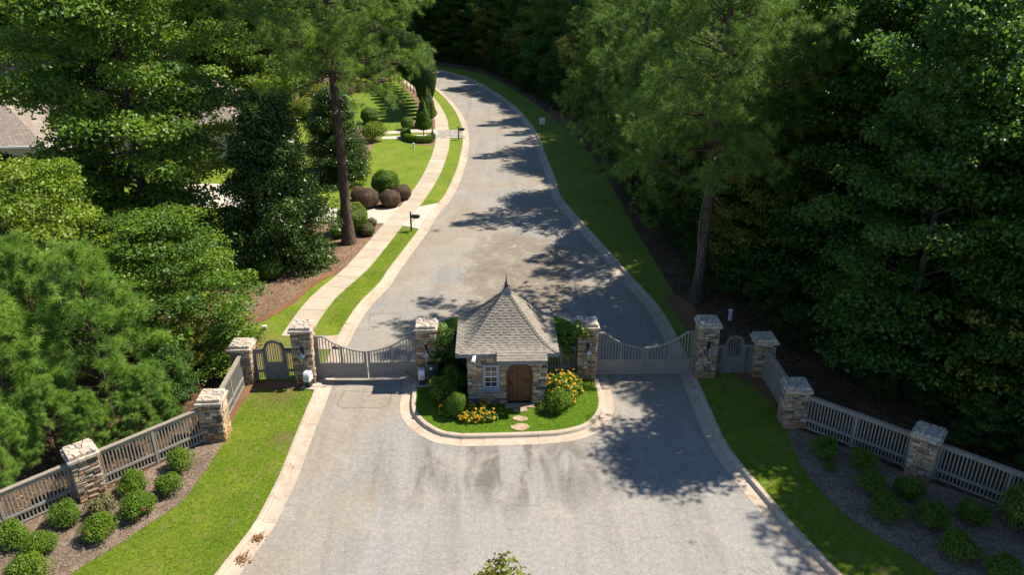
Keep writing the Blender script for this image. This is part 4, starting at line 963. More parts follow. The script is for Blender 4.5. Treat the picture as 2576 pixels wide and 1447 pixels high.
part('cage', MB().lathe([(0.10, 3.5), (0.16, 3.9)], 6), M['lamp_glass'], lp); part('hood', MB().lathe([(0.21, 3.9), (0.20, 3.93), (0.10, 4.08), (0.03, 4.16), (0.01, 4.28)], 6), M['lantern_metal'], lp)
for k in range(6):
    t = k*math.pi/3; part('frame_bar', MB().tube([(0.105*math.cos(t), 0.105*math.sin(t), 3.5), (0.168*math.cos(t), 0.168*math.sin(t), 3.9)], 0.012, 4), M['iron'], lp)

# ------------------------------------------------------------------ house behind the trees
def hip(x0, x1, y0, y1, ze, zr, inset, t=0.0):
    if (x1-x0) >= (y1-y0):
        m_ = (y0+y1)/2; a, b = (x0+inset, m_, zr), (x1-inset, m_, zr); f = [(0, 1, 5, 4), (1, 2, 5), (2, 3, 4, 5), (3, 0, 4), (3, 2, 1, 0)]
    else:
        m_ = (x0+x1)/2; a, b = (m_, y0+inset, zr), (m_, y1-inset, zr); f = [(0, 1, 4), (1, 2, 5, 4), (2, 3, 5), (3, 0, 4, 5), (3, 2, 1, 0)]
    return MB().add([(x0, y0, ze), (x1, y0, ze), (x1, y1, ze), (x0, y1, ze), a, b], f)
def mat_roof():
    m, nt, bs, out = newmat('far_shingles'); v_ = pos(nt)
    br = nd(nt, 'TexBrick', {'Vector': pos(nt, (1, 1, 1)), 'Color1': col((0.36, 0.29, 0.22)), 'Color2': col((0.28, 0.22, 0.165)), 'Mortar': col((0.16, 0.125, 0.095)), 'Scale': 1.0, 'Mortar Size': 0.02, 'Brick Width': 0.35, 'Row Height': 0.22})
    setc(nt, bs, mix(nt, 0.6, br.outputs[0], ramp(nt, noise(nt, v_, 2, 5), [(0.3, (0.75, 0.75, 0.75)), (0.7, (1.25, 1.22, 1.2))]), 'MULTIPLY')); bs.inputs['Roughness'].default_value = 0.9; return m
M['far_roof'] = mat_roof()
p = G(60, 372, 3.6)
hs = thing('house', 'tan house with brown shingled roofs half hidden behind the sweetgum', 'house', (p.x-6.0, p.y, LZ), R(4))
part('wall', MB().box(-10.5, 7.0, 0.4, 12, -0.2, 3.5), M['tan_wall'], hs); part('wing_wall', MB().box(5.5, 21, 6.2, 17, -0.2, 3.8), M['tan_wall'], hs)
rf = part('roof', hip(-11, 7.5, -0.1, 12.5, 3.501, 7.0, 6.3), M['far_roof'], hs); part('gutter', MB().box(-11.1, 7.6, -0.24, -0.11, 3.38, 3.53).box(7.51, 7.64, -0.11, 12.5, 3.38, 3.53), M['white'], rf)
rf2 = part('wing_roof', hip(5, 21.6, 5.6, 17.6, 3.801, 8.2, 6.0), M['far_roof'], hs)
rf3 = part('rear_roof', hip(-12, 4, 14, 26, 3.9, 8.4, 6.0), M['far_roof'], hs); part('rear_wall', MB().box(-11.5, 3.5, 14.5, 25.5, -0.2, 3.9), M['tan_wall'], hs)
ch = part('chimney', MB().box(-5.6, -4.0, 12.8, 14.2, 3, 8.6), M['brick'], hs); part('chimney_cap', MB().cbox(-5.75, -3.85, 12.65, 14.35, 8.601, 8.75, 0.03), M['kerb'], ch); part('flue', MB().box(-5.2, -4.4, 13.1, 13.9, 8.751, 9.2), M['lead'], ch)
k = 10; dm = part('barrel_dormer', MB().prism_y([(0.9*math.cos(math.pi*i/k), 0.9*math.sin(math.pi*i/k)) for i in range(k+1)], 0, 3.2), M['lead'], hs, loc=(-1.2, 1.1, 4.15), rot=(0, 0, R(60)))
part('dormer_face', MB().prism_y([(0.85*math.cos(math.pi*i/k), 0.02+0.85*math.sin(math.pi*i/k)) for i in range(k+1)], -0.04, -0.004), M['white'], dm)
for x in (-7, -3, 1, 4.5):
    wn_ = part('window', MB().box(x-0.6, x+0.6, 0.33, 0.398, 0.9, 2.5), M['white'], hs); part('pane', MB().box(x-0.5, x+0.5, 0.30, 0.328, 1.0, 2.4), M['glass'], wn_)
for x in (9, 13, 17):
    wn_ = part('window', MB().box(x-0.7, x+0.7, 6.13, 6.198, 0.9, 2.7), M['white'], hs); part('pane', MB().box(x-0.6, x+0.6, 6.10, 6.128, 1.0, 2.6), M['glass'], wn_)

# ------------------------------------------------------------------ vegetation generators
def unit(a): return a/np.maximum(1e-9, np.linalg.norm(a, axis=1, keepdims=True))
def leaves(rng, P, Nrm, ln, wd, upb=0.5, spread=0.8):
    """one folded four-corner leaf at each point, facing roughly Nrm"""
    n = len(P); nr = unit(Nrm + np.array([0, 0, upb]) + rng.normal(0, spread, (n, 3)))
    d = unit(np.cross(nr, rng.normal(0, 1, (n, 3)))); s_ = np.cross(nr, d)
    l = (ln*rng.uniform(0.7, 1.3, n))[:, None]; w_ = (wd*rng.uniform(0.75, 1.25, n))[:, None]; fo = nr*w_*0.28
    V = np.stack([P - d*l*0.5, P + s_*w_*0.5 + fo, P + d*l*0.5 - nr*l*0.1, P - s_*w_*0.5 + fo], 1).reshape(-1, 3)
    F = np.arange(4*n).reshape(n, 4)
    return V, F, rng.random(n)
class Tubes:
    def __init__(s): s.V = []; s.F = []; s.n = 0
    def add(s, pts, rad, k=5):
        pts = np.asarray(pts, float); m = len(pts); rad = np.broadcast_to(rad, m)
        d = unit(np.gradient(pts, axis=0)); ref = np.where(np.abs(d[:, 2:3]) > 0.9, np.array([[1., 0, 0]]), np.array([[0, 0, 1.]]))
        a = unit(np.cross(d, ref)); b = np.cross(d, a); t = np.arange(k)*2*np.pi/k
        V = pts[:, None, :] + rad[:, None, None]*(np.cos(t)[None, :, None]*a[:, None, :] + np.sin(t)[None, :, None]*b[:, None, :])
        i = np.arange(m-1)[:, None]*k; j = np.arange(k)[None, :]; j2 = (j+1) % k
        F = np.stack([i+j, i+j2, i+k+j2, i+k+j], -1).reshape(-1, 4) + s.n
        s.V.append(V.reshape(-1, 3)); s.F.append(F); s.n += m*k
    def mesh(s, name, mat): return npmesh(name, np.concatenate(s.V), np.concatenate(s.F), mat, None, True)
def bez(a, b, c_, n=5):
    t = np.linspace(0, 1, n)[:, None]; a, b, c_ = map(np.asarray, (a, b, c_)); return (1-t)**2*a + 2*t*(1-t)*b + t*t*c_
def broadleaf(seed, H, Rr, h0, nb, nl, ln, mat, trunk_r=0.28, subs=6, crad=0.75, flat=0.62, prof=None, elev=(2, 62), wfac=0.8, bark='bark', droop=0.0, s0=0.30, pad=0.5):
    rng = np.random.default_rng(seed); T = Tubes(); B = Tubes()
    prof = prof or (lambda t: np.sin(np.pi*(0.13+0.80*t))**0.75)
    nz = 12; z = np.linspace(-0.3, H*0.95, nz); wob = np.cumsum(rng.normal(0, 0.05*H/20, (nz, 2)), 0); wob[:2] = 0
    tr = trunk_r*(1-0.88*np.linspace(0, 1, nz)); tr[0] *= 1.5; tr[1] *= 1.05
    tp = np.column_stack([wob, z]); T.add(tp, tr, 9)
    at = lambda h: np.array([np.interp(h, z, tp[:, 0]), np.interp(h, z, tp[:, 1]), h])
    cs = []; cr = []
    for i in range(nb):
        t = (i+rng.random())/nb; h = h0 + (H*0.93-h0)*t; L = Rr*prof(t)*rng.uniform(0.72, 1.12); az = i*2.39996+rng.normal(0, 0.35); el = R(elev[0]+(elev[1]-elev[0])*t**1.4+rng.normal(0, 7))
        a = at(h); d = np.array([np.cos(az)*np.cos(el), np.sin(az)*np.cos(el), np.sin(el)])
        e = a + d*L + np.array([0, 0, -droop*L*(1-t)]); mpt = a + d*L*0.5 + np.array([0, 0, 0.10*L]); pts = bez(a, mpt, e, 6)
        r0 = max(0.03, 0.34*trunk_r*(1-0.7*t)); T.add(pts, np.linspace(r0, 0.02, 6), 5)
        ns = max(2, int(subs*(0.6+0.4*L/Rr)))
        for j in range(ns):
            s_ = s0+(1-s0)*(j+0.7)/ns; q = (1-s_)**2*pts[0]+2*s_*(1-s_)*mpt+s_*s_*e
            side = np.cross(d, [0, 0, 1.]); side /= np.linalg.norm(side); sg = 1 if j % 2 else -1
            sl = L*0.42*(1.15-0.75*s_)*rng.uniform(0.7, 1.2)+0.35
            dd = d*0.5 + side*sg*rng.uniform(0.5, 1.0) + np.array([0, 0, rng.uniform(-0.05, 0.4)]); dd /= np.linalg.norm(dd)
            qe = q + dd*sl; T.add(np.stack([q, (q+qe)/2+[0, 0, 0.06*sl], qe]), np.array([0.03, 0.02, 0.008])*min(1.5, H/14), 3)
            cs.append(qe); cr.append(crad*rng.uniform(0.45, 1.3))
            if sl > 1.0: cs.append(q + dd*sl*0.5 + rng.normal(0, 0.15, 3)); cr.append(crad*rng.uniform(0.6, 0.95))
        cs.append(e); cr.append(crad*rng.uniform(0.8, 1.15))
    cs.append(at(H*0.95)); cr.append(crad)
    cs = np.array(cs); cr = np.array(cr); wts = cr**2/np.sum(cr**2); ci = rng.choice(len(cs), nl, p=wts)
    dn = unit(rng.normal(0, 1, (nl, 3)) + [0, 0, 0.2]); up = rng.random(nl) < pad; dn[up, 2] = np.abs(dn[up, 2]); rad = (0.30+0.70*rng.random(nl)**0.45)*cr[ci]
    P = cs[ci] + dn*rad[:, None]*np.array([1, 1, flat]) + rng.normal(0, 0.05, (nl, 3))
    P[:, 2] = np.maximum(P[:, 2], 0.05)
    V, F, rn = leaves(rng, P, dn, ln, ln*wfac, 0.55, 0.85)
    cl = rng.random(len(cs))[ci]; rn = np.clip(0.45*rn + 0.55*cl, 0, 1)
    return [('trunk', T.mesh('trunk', M[bark])), ('crown', npmesh('crown', V, F, M[mat], rn))]
def needles(rng, P, D, n, L, wd, spread=0.62):
    k = len(P); Pn = np.repeat(P, n, 0); Dn = np.repeat(D, n, 0); m = len(Pn)
    d = unit(Dn*0.55 + rng.normal(0, spread, (m, 3)) + [0, 0, 0.06]); b = Pn + Dn*rng.uniform(-0.10, 0.10, m)[:, None]*L*2
    s_ = unit(np.cross(d, rng.normal(0, 1, (m, 3)))); l = (L*rng.uniform(0.7, 1.15, m))[:, None]
    tip = b + d*l; tip[:, 2] -= 0.12*l[:, 0]
    V = np.stack([b - s_*wd/2, b + s_*wd/2, tip], 1).reshape(-1, 3)
    return V, np.arange(3*m).reshape(m, 3), np.clip(np.repeat(rng.random(k), n)*0.6+rng.random(m)*0.4, 0, 1)
def pine(seed, H, h0, Lmax, nbr, tufts_per, nn_, L, wd, mat='needle', trunk_r=0.26, young=False, dead=0):
    rng = np.random.default_rng(seed); T = Tubes(); nz = 14; z = np.linspace(-0.3, H, nz); wob = np.cumsum(rng.normal(0, 0.018*H/20, (nz, 2)), 0); wob[:2] = 0
    tp = np.column_stack([wob, z]); tr = trunk_r*(1-0.93*np.linspace(0, 1, nz)**1.3); tr[0] *= 1.6; tr[1] *= 1.0; T.add(tp, tr, 10)
    at = lambda h: np.array([np.interp(h, z, tp[:, 0]), np.interp(h, z, tp[:, 1]), h]); P = []; D = []
    for i in range(nbr):
        t = (i+rng.random()*0.8)/nbr; h = h0+(H*0.985-h0)*t**(0.95 if young else 1.25); az = i*2.39996+rng.normal(0, .3)
        if young: LL = Lmax*(1-t)**0.75*rng.uniform(0.8, 1.1)+0.15; el = R(rng.uniform(8, 28)+35*t)
        else: LL = Lmax*(0.55+0.45*np.sin(np.pi*min(1, 0.25+t*0.8)))*(1-t**3)*rng.uniform(0.65, 1.15)+0.3; el = R(rng.uniform(-16, 14)+42*t)
        a = at(h); d = np.array([np.cos(az)*np.cos(el), np.sin(az)*np.cos(el), np.sin(el)]); e = a+d*LL+[0, 0, 0.10*LL]; mid = a+d*LL*0.5-[0, 0, 0.05*LL]
        pts = bez(a, mid, e, 5); T.add(pts, np.linspace(max(0.02, trunk_r*0.24*(1-t)), 0.010, 5), 4)
        nt_ = max(3, int(tufts_per*LL/Lmax*rng.uniform(0.8, 1.2)))
        for j in range(nt_):
            s_ = (0.42+0.58*rng.random()) if young else (0.10+0.90*rng.random()**0.75); q = (1-s_)**2*a+2*s_*(1-s_)*mid+s_*s_*e
            dd = d*0.7+rng.normal(0, 0.55, 3)+[0, 0, 0.35]; dd /= np.linalg.norm(dd); sl = (0.30+0.30*LL*(1-s_*0.7))*rng.uniform(0.4, 1.1)
            qe = q+dd*sl
            if rng.random() < 0.5: T.add(np.stack([q, qe]), np.array([0.014, 0.008]), 3)
            P.append(qe); D.append(dd)
            for _ in range(1 if young else 2): P.append(qe+rng.normal(0, 0.26 if young else 0.16, 3)); D.append(dd+rng.normal(0, .3, 3))
        P.append(e); D.append(d+[0, 0, .5])
    P.append(at(H)); D.append(np.array([0, 0, 1.]))
    P = np.array(P); D = unit(np.array(D)); V, F, rn = needles(rng, P, D, nn_, L, wd)
    out = [('trunk', T.mesh('trunk', M['bark_pine'])), ('crown', npmesh('crown', V, F, M[mat], rn))]
    if dead:
        DT = Tubes()
        for i in range(dead):
            h = h0*rng.uniform(0.80, 1.02); az = rng.uniform(0, 6.28); a = at(h); d = np.array([np.cos(az), np.sin(az), rng.uniform(-.3, .3)])
            p1 = a+d*rng.uniform(.8, 1.6); p2 = p1+rng.normal(0, .45, 3); p3 = p2+rng.normal(0, .4, 3)-[0, 0, .3]; DT.add(np.stack([a, p1, p2, p3]), np.array([.035, .025, .015, .006]), 4)
        out.append(('dead_branch', DT.mesh('dead_branch', M['dead_wood'])))
    return out
def shell_shrub(seed, shape, n, ln, mat, wfac=0.6, core=True, rough=0.10, trunk=None):
    """clipped shrub: a thick skin of leaves over shape(dir)->point"""
    rng = np.random.default_rng(seed); d = unit(rng.normal(0, 1, (n, 3)))
    lump = 1+0.05*np.sin(d[:, 0]*5+seed)*np.sin(d[:, 1]*4+1)+0.03*np.sin(d[:, 2]*9+seed)
    P = shape(d)*(1-rough*rng.random(n)**2)[:, None]*lump[:, None]; V, F, rn = leaves(rng, P, d, ln, ln*wfac, 0.25, 0.5)
    out = []
    if trunk:
        T = Tubes(); T.add(np.array([[0, 0, -0.15], [0.01, 0, trunk[0]/2], [0, 0, trunk[0]]]), np.array([trunk[1]*1.3, trunk[1], trunk[1]*0.9]), 6); out.append(('trunk', T.mesh('trunk', M['bark'])))
    if core:
        bm = bmesh.new(); bmesh.ops.create_icosphere(bm, subdivisions=3, radius=1); cv = np.array([v_.co[:] for v_ in bm.verts]); cf = np.array([[q.index for q in f.verts] for f in bm.faces]); bm.free()
        CV = shape(unit(cv))*0.90; out.append(('inner_foliage', npmesh('inner_foliage', CV, cf, M[mat], np.full(len(cf), 0.15), True)))
    out.append(('foliage', npmesh('foliage', V, F, M[mat], rn)))
    return out
def lumpy_shrub(seed, rad, hgt, nc, nl, ln, mat, wfac=0.55, crad=0.42):
    rng = np.random.default_rng(seed); d = unit(rng.normal(0, 1, (nc, 3))); d[:, 2] = np.abs(d[:, 2])*1.2-0.15; d = unit(d)
    cs = d*np.array([rad, rad, hgt*0.62])*rng.uniform(0.45, 0.82, nc)[:, None]+[0, 0, hgt*0.40]; cr = rad*crad*rng.uniform(0.7, 1.15, nc)
    ci = rng.integers(0, nc, nl); dn = unit(rng.normal(0, 1, (nl, 3))+[0, 0, .25]); P = cs[ci]+dn*(cr[ci]*(0.5+0.5*rng.random(nl)**.5))[:, None]; P[:, 2] = np.maximum(P[:, 2], 0.03)
    V, F, rn = leaves(rng, P, dn, ln, ln*wfac, 0.55, 0.55); T = Tubes()
    for c_ in cs[:min(nc, 14)]: T.add(np.stack([np.array([0, 0, -0.05]), c_*[.5, .5, .6], c_]), np.array([.022, .016, .008])*min(2.5, rad/0.5), 4)
    rn = np.clip(rn*0.65+rng.random(nc)[ci]*0.35, 0, 1)
    return [('stem', T.mesh('stem', M['bark'])), ('foliage', npmesh('foliage', V, F, M[mat], rn))]
def place(proto, name, label, cat, p, rz=None, s_=1.0, group=None, sz=None, rr_=random.Random(5)):
    root = thing(name, label, cat, (p[0], p[1], LZ-0.01), rr_.uniform(0, 6.28) if rz is None else rz, group)
    root.scale = (s_, s_, s_ if sz is None else sz)
    for nm, me in proto: link(nm, me, root)
    return root

# ------------------------------------------------------------------ prototypes
GUM = [broadleaf(11, 21, 6.4, 1.6, 60, 80000, 0.22, 'leaf_gum', 0.34, 7, 1.05, 0.62, droop=0.10, s0=0.14), broadleaf(12, 19, 5.8, 1.4, 54, 66000, 0.22, 'leaf_gum', 0.30, 7, 1.0, 0.62, droop=0.10, s0=0.14)]
WOOD = [broadleaf(21+i, (20, 18, 22, 17)[i], (4.6, 4.9, 5.0, 4.4)[i], (1.2, 0.8, 2.0, 0.6)[i], 46, 38000, 0.21, ('leaf_wood', 'leaf_wood', 'leaf_gum', 'leaf_wood')[i], 0.24, 7, 0.92, prof=lambda t: 0.62+0.38*np.sin(np.pi*(0.1+0.75*t))-0.45*t**4, s0=0.10) for i in range(4)]
UNDER = [broadleaf(31, 6.0, 2.6, 0.3, 24, 11000, 0.17, 'leaf_wood', 0.09, 6, 0.55, prof=lambda t: 0.75+0.25*np.sin(np.pi*t)-0.55*t**3), broadleaf(32, 5.0, 2.4, 0.2, 22, 10000, 0.16, 'leaf_holly', 0.08, 6, 0.5, prof=lambda t: 0.8+0.2*np.sin(np.pi*t)-0.6*t**3), broadleaf(33, 7.5, 3.0, 0.5, 24, 12000, 0.17, 'leaf_yellow', 0.10, 6, 0.55)]
MAPLE = [broadleaf(41, 9.0, 4.0, 0.5, 34, 36000, 0.15, 'leaf_gum', 0.16, 5, 0.85, 0.5, prof=lambda t: 0.85+0.15*np.sin(np.pi*t)-0.55*t**2.5, droop=0.12), broadleaf(42, 8.0, 3.4, 0.4, 30, 27000, 0.15, 'leaf_bright', 0.14, 5, 0.8, 0.5, prof=lambda t: 0.85+0.15*np.sin(np.pi*t)-0.55*t**2.5, droop=0.15)]
MAGN = broadleaf(51, 10.4, 3.5, 0.15, 96, 62000, 0.23, 'leaf_mag', 0.17, 8, 0.72, flat=0.85, s0=0.12, prof=lambda t: (1-t)**0.55*0.98+0.12, wfac=0.45, elev=(-12, 48))
TPINE = [pine(61, 27, 10.7, 5.2, 104, 34, 32, 0.34, 0.020, 'needle', 0.36, False, 4), pine(62, 24, 8.4, 6.0, 94, 34, 32, 0.34, 0.020, 'needle', 0.30, False, 7), pine(63, 22, 2.6, 4.8, 84, 24, 26, 0.36, 0.024, 'needle', 0.26, False, 4)]
YPINE = [pine(71, 7.4, 0.6, 3.1, 58, 10, 90, 0.36, 0.017, 'needle_young', 0.10, True), pine(72, 6.2, 0.4, 2.6, 50, 10, 90, 0.34, 0.017, 'needle_young', 0.09, True)]
CEDAR = pine(81, 8, 0.4, 3.6, 60, 22, 16, 0.20, 0.03, 'needle_blue', 0.14, True)
def ell(a, b, zc=None, zb=None):
    zc = b if zc is None else zc
    return lambda d: np.column_stack([d[:, 0]*a, d[:, 1]*a, zc + d[:, 2]*b])
BALL_G = shell_shrub(91, ell(1.0, 0.92), 9000, 0.085, 'leaf_box'); BALL_B = shell_shrub(92, ell(0.80, 0.72, 0.66), 6500, 0.06, 'leaf_brown'); BALL_Y = shell_shrub(93, ell(1.0, 1.08), 8000, 0.11, 'leaf_bright', rough=0.2); BALL_S = shell_shrub(94, ell(0.55, 0.45), 4000, 0.06, 'leaf_grey')
def column(d):
    z = (d[:, 2]+1)/2; rad = 1.40*np.sin(np.pi*np.clip(0.05+0.90*z**1.25, 0, 1))**0.62*(1-0.12*z); h = np.hypot(d[:, 0], d[:, 1])+1e-6
    return np.column_stack([d[:, 0]/h*rad*np.minimum(1, h*1.6), d[:, 1]/h*rad*np.minimum(1, h*1.6), 1.3+6.5*z])
COLU = shell_shrub(95, column, 12000, 0.13, 'leaf_holly', rough=0.16, trunk=(1.6, 0.07))
def cone(d):
    z = (d[:, 2]+1)/2; rad = 1.0*(1-z)**0.75*np.clip(z*9, 0, 1)**0.4; h = np.hypot(d[:, 0], d[:, 1])+1e-6
    return np.column_stack([d[:, 0]/h*rad, d[:, 1]/h*rad, 0.9+3.2*z])
CONE = shell_shrub(96, cone, 9000, 0.09, 'leaf_box', rough=0.1, trunk=(1.2, 0.05))
AZ = [lumpy_shrub(101+i, 0.54, 0.78, 34, 4600, 0.066, 'leaf_azalea', crad=0.46) for i in range(3)] + [lumpy_shrub(105, 0.60, 0.6, 18, 1700, 0.075, 'leaf_grey')]
BUSH = [lumpy_shrub(111, 1.5, 1.9, 30, 5200, 0.15, 'leaf_bright'), lumpy_shrub(112, 1.3, 1.3, 26, 4200, 0.12, 'leaf_gold'), lumpy_shrub(113, 1.6, 2.4, 30, 5500, 0.16, 'leaf_yellow'), lumpy_shrub(114, 1.3, 1.4, 26, 4500, 0.13, 'leaf_holly'), lumpy_shrub(115, 1.0, 0.8, 22, 3500, 0.10, 'leaf_brown')]

# ------------------------------------------------------------------ named trees
pl_ = place(TPINE[0], 'pine_tree', 'tall pine with bare dark trunk in the straw bed beside the magnolia', 'tree', G(878, 612), 0.8)
pr_ = place(TPINE[1], 'pine_tree', 'tall pine with vine-wrapped trunk behind the shaded gate pillar', 'tree', G(1752, 757), 2.1)
vn = Tubes(); t = np.linspace(0, 1, 60)
for ph, tw in ((0.4, 7), (3.0, -5)):
    an = ph+t*tw; rad = 0.29-0.10*t; vn.add(np.column_stack([np.cos(an)*rad*1.05, np.sin(an)*rad*1.05, t*10]), 0.022, 4)
link('climbing_stem', vn.mesh('climbing_stem', M['dead_wood']), pr_)
place(MAGN, 'magnolia_tree', 'dark glossy magnolia standing in the straw bed by the pine', 'tree', G(712, 664), 0.3, 0.84, sz=0.98)
place(MAGN, 'magnolia_tree', 'smaller olive-tinged magnolia at the lawn edge behind the pine trunk', 'tree', G(850, 455), 1.9, 0.72)
place(GUM[0], 'sweetgum_tree', 'large bright sweetgum rising in front of the house roofs', 'tree', G(390, 648), 0.5)
place(GUM[1], 'sweetgum_tree', 'bright sweetgum filling the gap between the house and the maples', 'tree', G(330, 585), 5.0, 0.70)
place(GUM[1], 'sweetgum_tree', 'tall sweetgum beside the concrete driveway court', 'tree', G(610, 335), 1.0, 0.9)
place(GUM[1], 'sweetgum_tree', 'tall sweetgum standing behind the wing of the house', 'tree', G(440, 345), 2.4)
place(GUM[0], 'sweetgum_tree', 'tall sweetgum towering behind the house chimney', 'tree', G(150, 330), 3.0)
place(GUM[1], 'sweetgum_tree', 'tall sweetgum behind the far roof of the house', 'tree', G(-60, 340), 4.0)
place(MAPLE[0], 'maple_tree', 'spreading maple overhanging the thin lawn behind the sunlit footgate', 'tree', G(470, 900), 0.7, 0.98, sz=0.74)
place(MAPLE[1], 'maple_tree', 'leafy maple between the young pines and the sweetgum', 'tree', G(20, 900), 2.2, 1.15)
place(MAPLE[0], 'maple_tree', 'maple in the thicket behind the young pines', 'tree', G(190, 800), 3.9, 0.85)
place(UNDER[0], 'understory_tree', 'dark undergrowth tree between house corner and the maples', 'tree', G(60, 640), 1.0, 1.0)
place(YPINE[0], 'young_pine', 'largest bushy young pine behind the sunlit fence', 'tree', G(285, 1052), 0.3)
place(YPINE[1], 'young_pine', 'bushy young pine at the fence beyond the pale stone pillar', 'tree', G(60, 1130), 1.5, 1.05)
place(YPINE[1], 'young_pine', 'slim young pine growing among the maples', 'tree', G(130, 960), 2.5, 1.05)
for (u, v_, s_, lab) in ((155, 1165, .48, 'knee-high young pine just behind the pale stone pillar'), (390, 1100, .42, 'little young pine against the sunlit fence panel'), (20, 1240, .5, 'small young pine against the fence past the pale pillar'), (250, 1150, .38, 'smallest young pine behind the pale pillar')):
    place(YPINE[0], 'young_pine', lab, 'tree', G(u, v_), None, s_)
place(YPINE[0], 'young_pine', 'low young pine deep behind the sunlit fence', 'tree', G(-60, 1040), 2.0, 0.9)
for i, (u, v_, k, s_) in enumerate(((440, 1010, 0, .42), (480, 960, 2, .40), (410, 1065, 0, .34), (520, 925, 0, .34), (360, 985, 0, .5))):
    place(UNDER[k], 'understory_shrub', 'wild leafy shrub filling the thicket behind the sunlit fence', 'shrub', G(u, v_), None, s_, 'thicket shrubs behind the sunlit fence')
place(CEDAR, 'cedar_tree', 'blue-green cedar with layered branches behind the magnolia', 'tree', G(742, 268), 0.2, 1.0)
for i, (u, v_, k, s_) in enumerate(((640, 330, 0, .9), (690, 250, 1, .95), (800, 215, 0, .9), (900, 178, 1, .9), (560, 250, 0, 1.0), (450, 290, 1, 1.0), (300, 250, 0, 1.0), (980, 160, 1, .8), (30, 250, 1, 1.0), (700, 190, 0, 1.0), (830, 168, 1, 1.0))):
    place(GUM[k], 'broadleaf_tree', 'tall leafy tree in the wooded belt behind the far lawn', 'tree', G(u, v_), None, s_, 'trees behind the far lawn')
for i, (u, v_, k, s_) in enumerate(((790, 262, 0, 1.3), (870, 228, 2, 1.2), (905, 205, 0, 1.2), (840, 250, 0, 1.2), (935, 196, 3, 1.5), (820, 285, 2, 1.4), (975, 186, 3, 1.6), (770, 300, 0, 1.2))):
    lab = ('bright green bush', None, 'olive bush', 'dark evergreen bush')[k]
    place(BUSH[k], 'bush', lab + ' in the shrub border round the far lawn', 'shrub', G(u, v_), None, s_, lab + 'es round the far lawn')
for u, v_ in ((868, 226), (893, 222), (916, 219), (884, 216)): place(BUSH[1], 'gold_shrub', 'golden yellow shrub bordering the far lawn', 'shrub', G(u, v_), None, 0.8, 'golden shrubs bordering the far lawn')
for u, v_ in ((880, 236), (902, 231), (925, 227), (945, 220)): place(BUSH[4], 'bronze_shrub', 'low bronze shrub in front of the golden shrubs', 'shrub', G(u, v_), None, 1.0, 'low bronze shrubs before the golden ones')

# clipped shrubs on the sunny lawn
place(BALL_G, 'topiary_ball', 'large green clipped ball among bronze clipped balls', 'topiary', G(970, 488), 0, 1.08, 'clipped ball shrubs')
for (u, v_, s_, lab) in ((925, 521, 1.12, 'broad bronze clipped ball nearest the concrete driveway'), (983, 519, 0.98, 'bronze clipped ball right in front of the large green ball'), (1014, 501, 0.86, 'bronze clipped ball beside the sidewalk'), (905, 505, 0.86, 'bronze clipped ball half hidden behind the broad one')):
    place(BALL_B, 'topiary_ball', lab, 'topiary', G(u, v_), None, s_, 'clipped ball shrubs')
place(BALL_Y, 'topiary_ball', 'big bright green rounded shrub behind the pine trunk', 'topiary', G(890, 585), 0, 1.05, 'clipped ball shrubs', 1.0)
place(BALL_S, 'topiary_ball', 'small grey-green ball beside the big rounded shrub and sidewalk', 'topiary', G(925, 592), 0, 0.95, 'clipped ball shrubs')
place(BALL_S, 'topiary_ball', 'small grey-green ball tucked behind its twin by the driveway', 'topiary', G(935, 570), 1, 0.7, 'clipped ball shrubs')
place(BALL_G, 'topiary_ball', 'dark clipped ball in the magnolia shade left of the pine trunk', 'topiary', G(850, 598), 2, 0.5, 'clipped ball shrubs')
place(BALL_G, 'topiary_ball', 'dark clipped ball in deep shade under the magnolia', 'topiary', G(680, 700), 2, 0.85, 'clipped ball shrubs')
place(BALL_G, 'topiary_ball', 'clipped green ball on the edge of the striped lawn', 'topiary', G(931, 310), 1, 1.0, 'clipped ball shrubs')
place(BALL_G, 'topiary_ball', 'small clipped dome beside the cone-shaped holly', 'topiary', G(1025, 326), 1, 0.68, 'clipped ball shrubs', 0.78)
place(BALL_G, 'topiary_ball', 'small clipped ball at the curved hedge end', 'topiary', G(1021, 345), 1, 0.55, 'clipped ball shrubs')
place(BUSH[0], 'bush', 'soft green bush at the lawn corner beside the paved strips', 'shrub', G(938, 355), 0.5, 0.95); place(BUSH[3], 'bush', 'small dark bush between the clipped ball and the paved strips', 'shrub', G(950, 328), 0.5, 0.6)
place(BUSH[3], 'bush', 'small upright bush at the lamp post foot', 'shrub', G(1085, 355), 0.5, 0.5)
place(CONE, 'cone_holly', 'cone-shaped clipped holly on a bare stem before the lamp post', 'topiary', G(1066, 346), 0, 1.0); place(CONE, 'cone_holly', 'second cone-shaped clipped holly just behind the first', 'topiary', G(1078, 318), 0.7, 1.05)
# clipped low hedge, curved
hp = catmull(GP([(1018, 347), (1030, 355), (1055, 359), (1088, 358)]), 0.3); rng = np.random.default_rng(5); hv = np.array([p[:] for p in hp]); n = 6000
ti = rng.random(n)*(len(hv)-1.001); i0 = ti.astype(int); fr = (ti-i0)[:, None]; ctr = hv[i0]*(1-fr)+hv[i0+1]*fr; an = rng.random(n)*np.pi*1.1-0.05*np.pi
d = np.column_stack([np.zeros(n), -np.cos(an), np.sin(an)]); tan = unit(hv[i0+1]-hv[i0]); sd_ = np.column_stack([-tan[:, 1], tan[:, 0], np.zeros(n)])
P = ctr + sd_*(np.cos(an)*0.42)[:, None]; P[:, 2] = LZ+0.28+0.42*np.sin(an)*(1-0.08*rng.random(n)); V, F, rn = leaves(rng, P, d, 0.08, 0.05, 0.3, 0.5)
hr = thing('hedge', 'low curved clipped hedge beside the lamp post', 'hedge', (0, 0, 0)); link('foliage', npmesh('foliage', V, F, M['leaf_box'], rn), hr)
T = Tubes(); T.add(hv+[0, 0, 0.22], 0.36, 8); link('inner_foliage', T.mesh('inner_foliage', M['leaf_box']), hr)
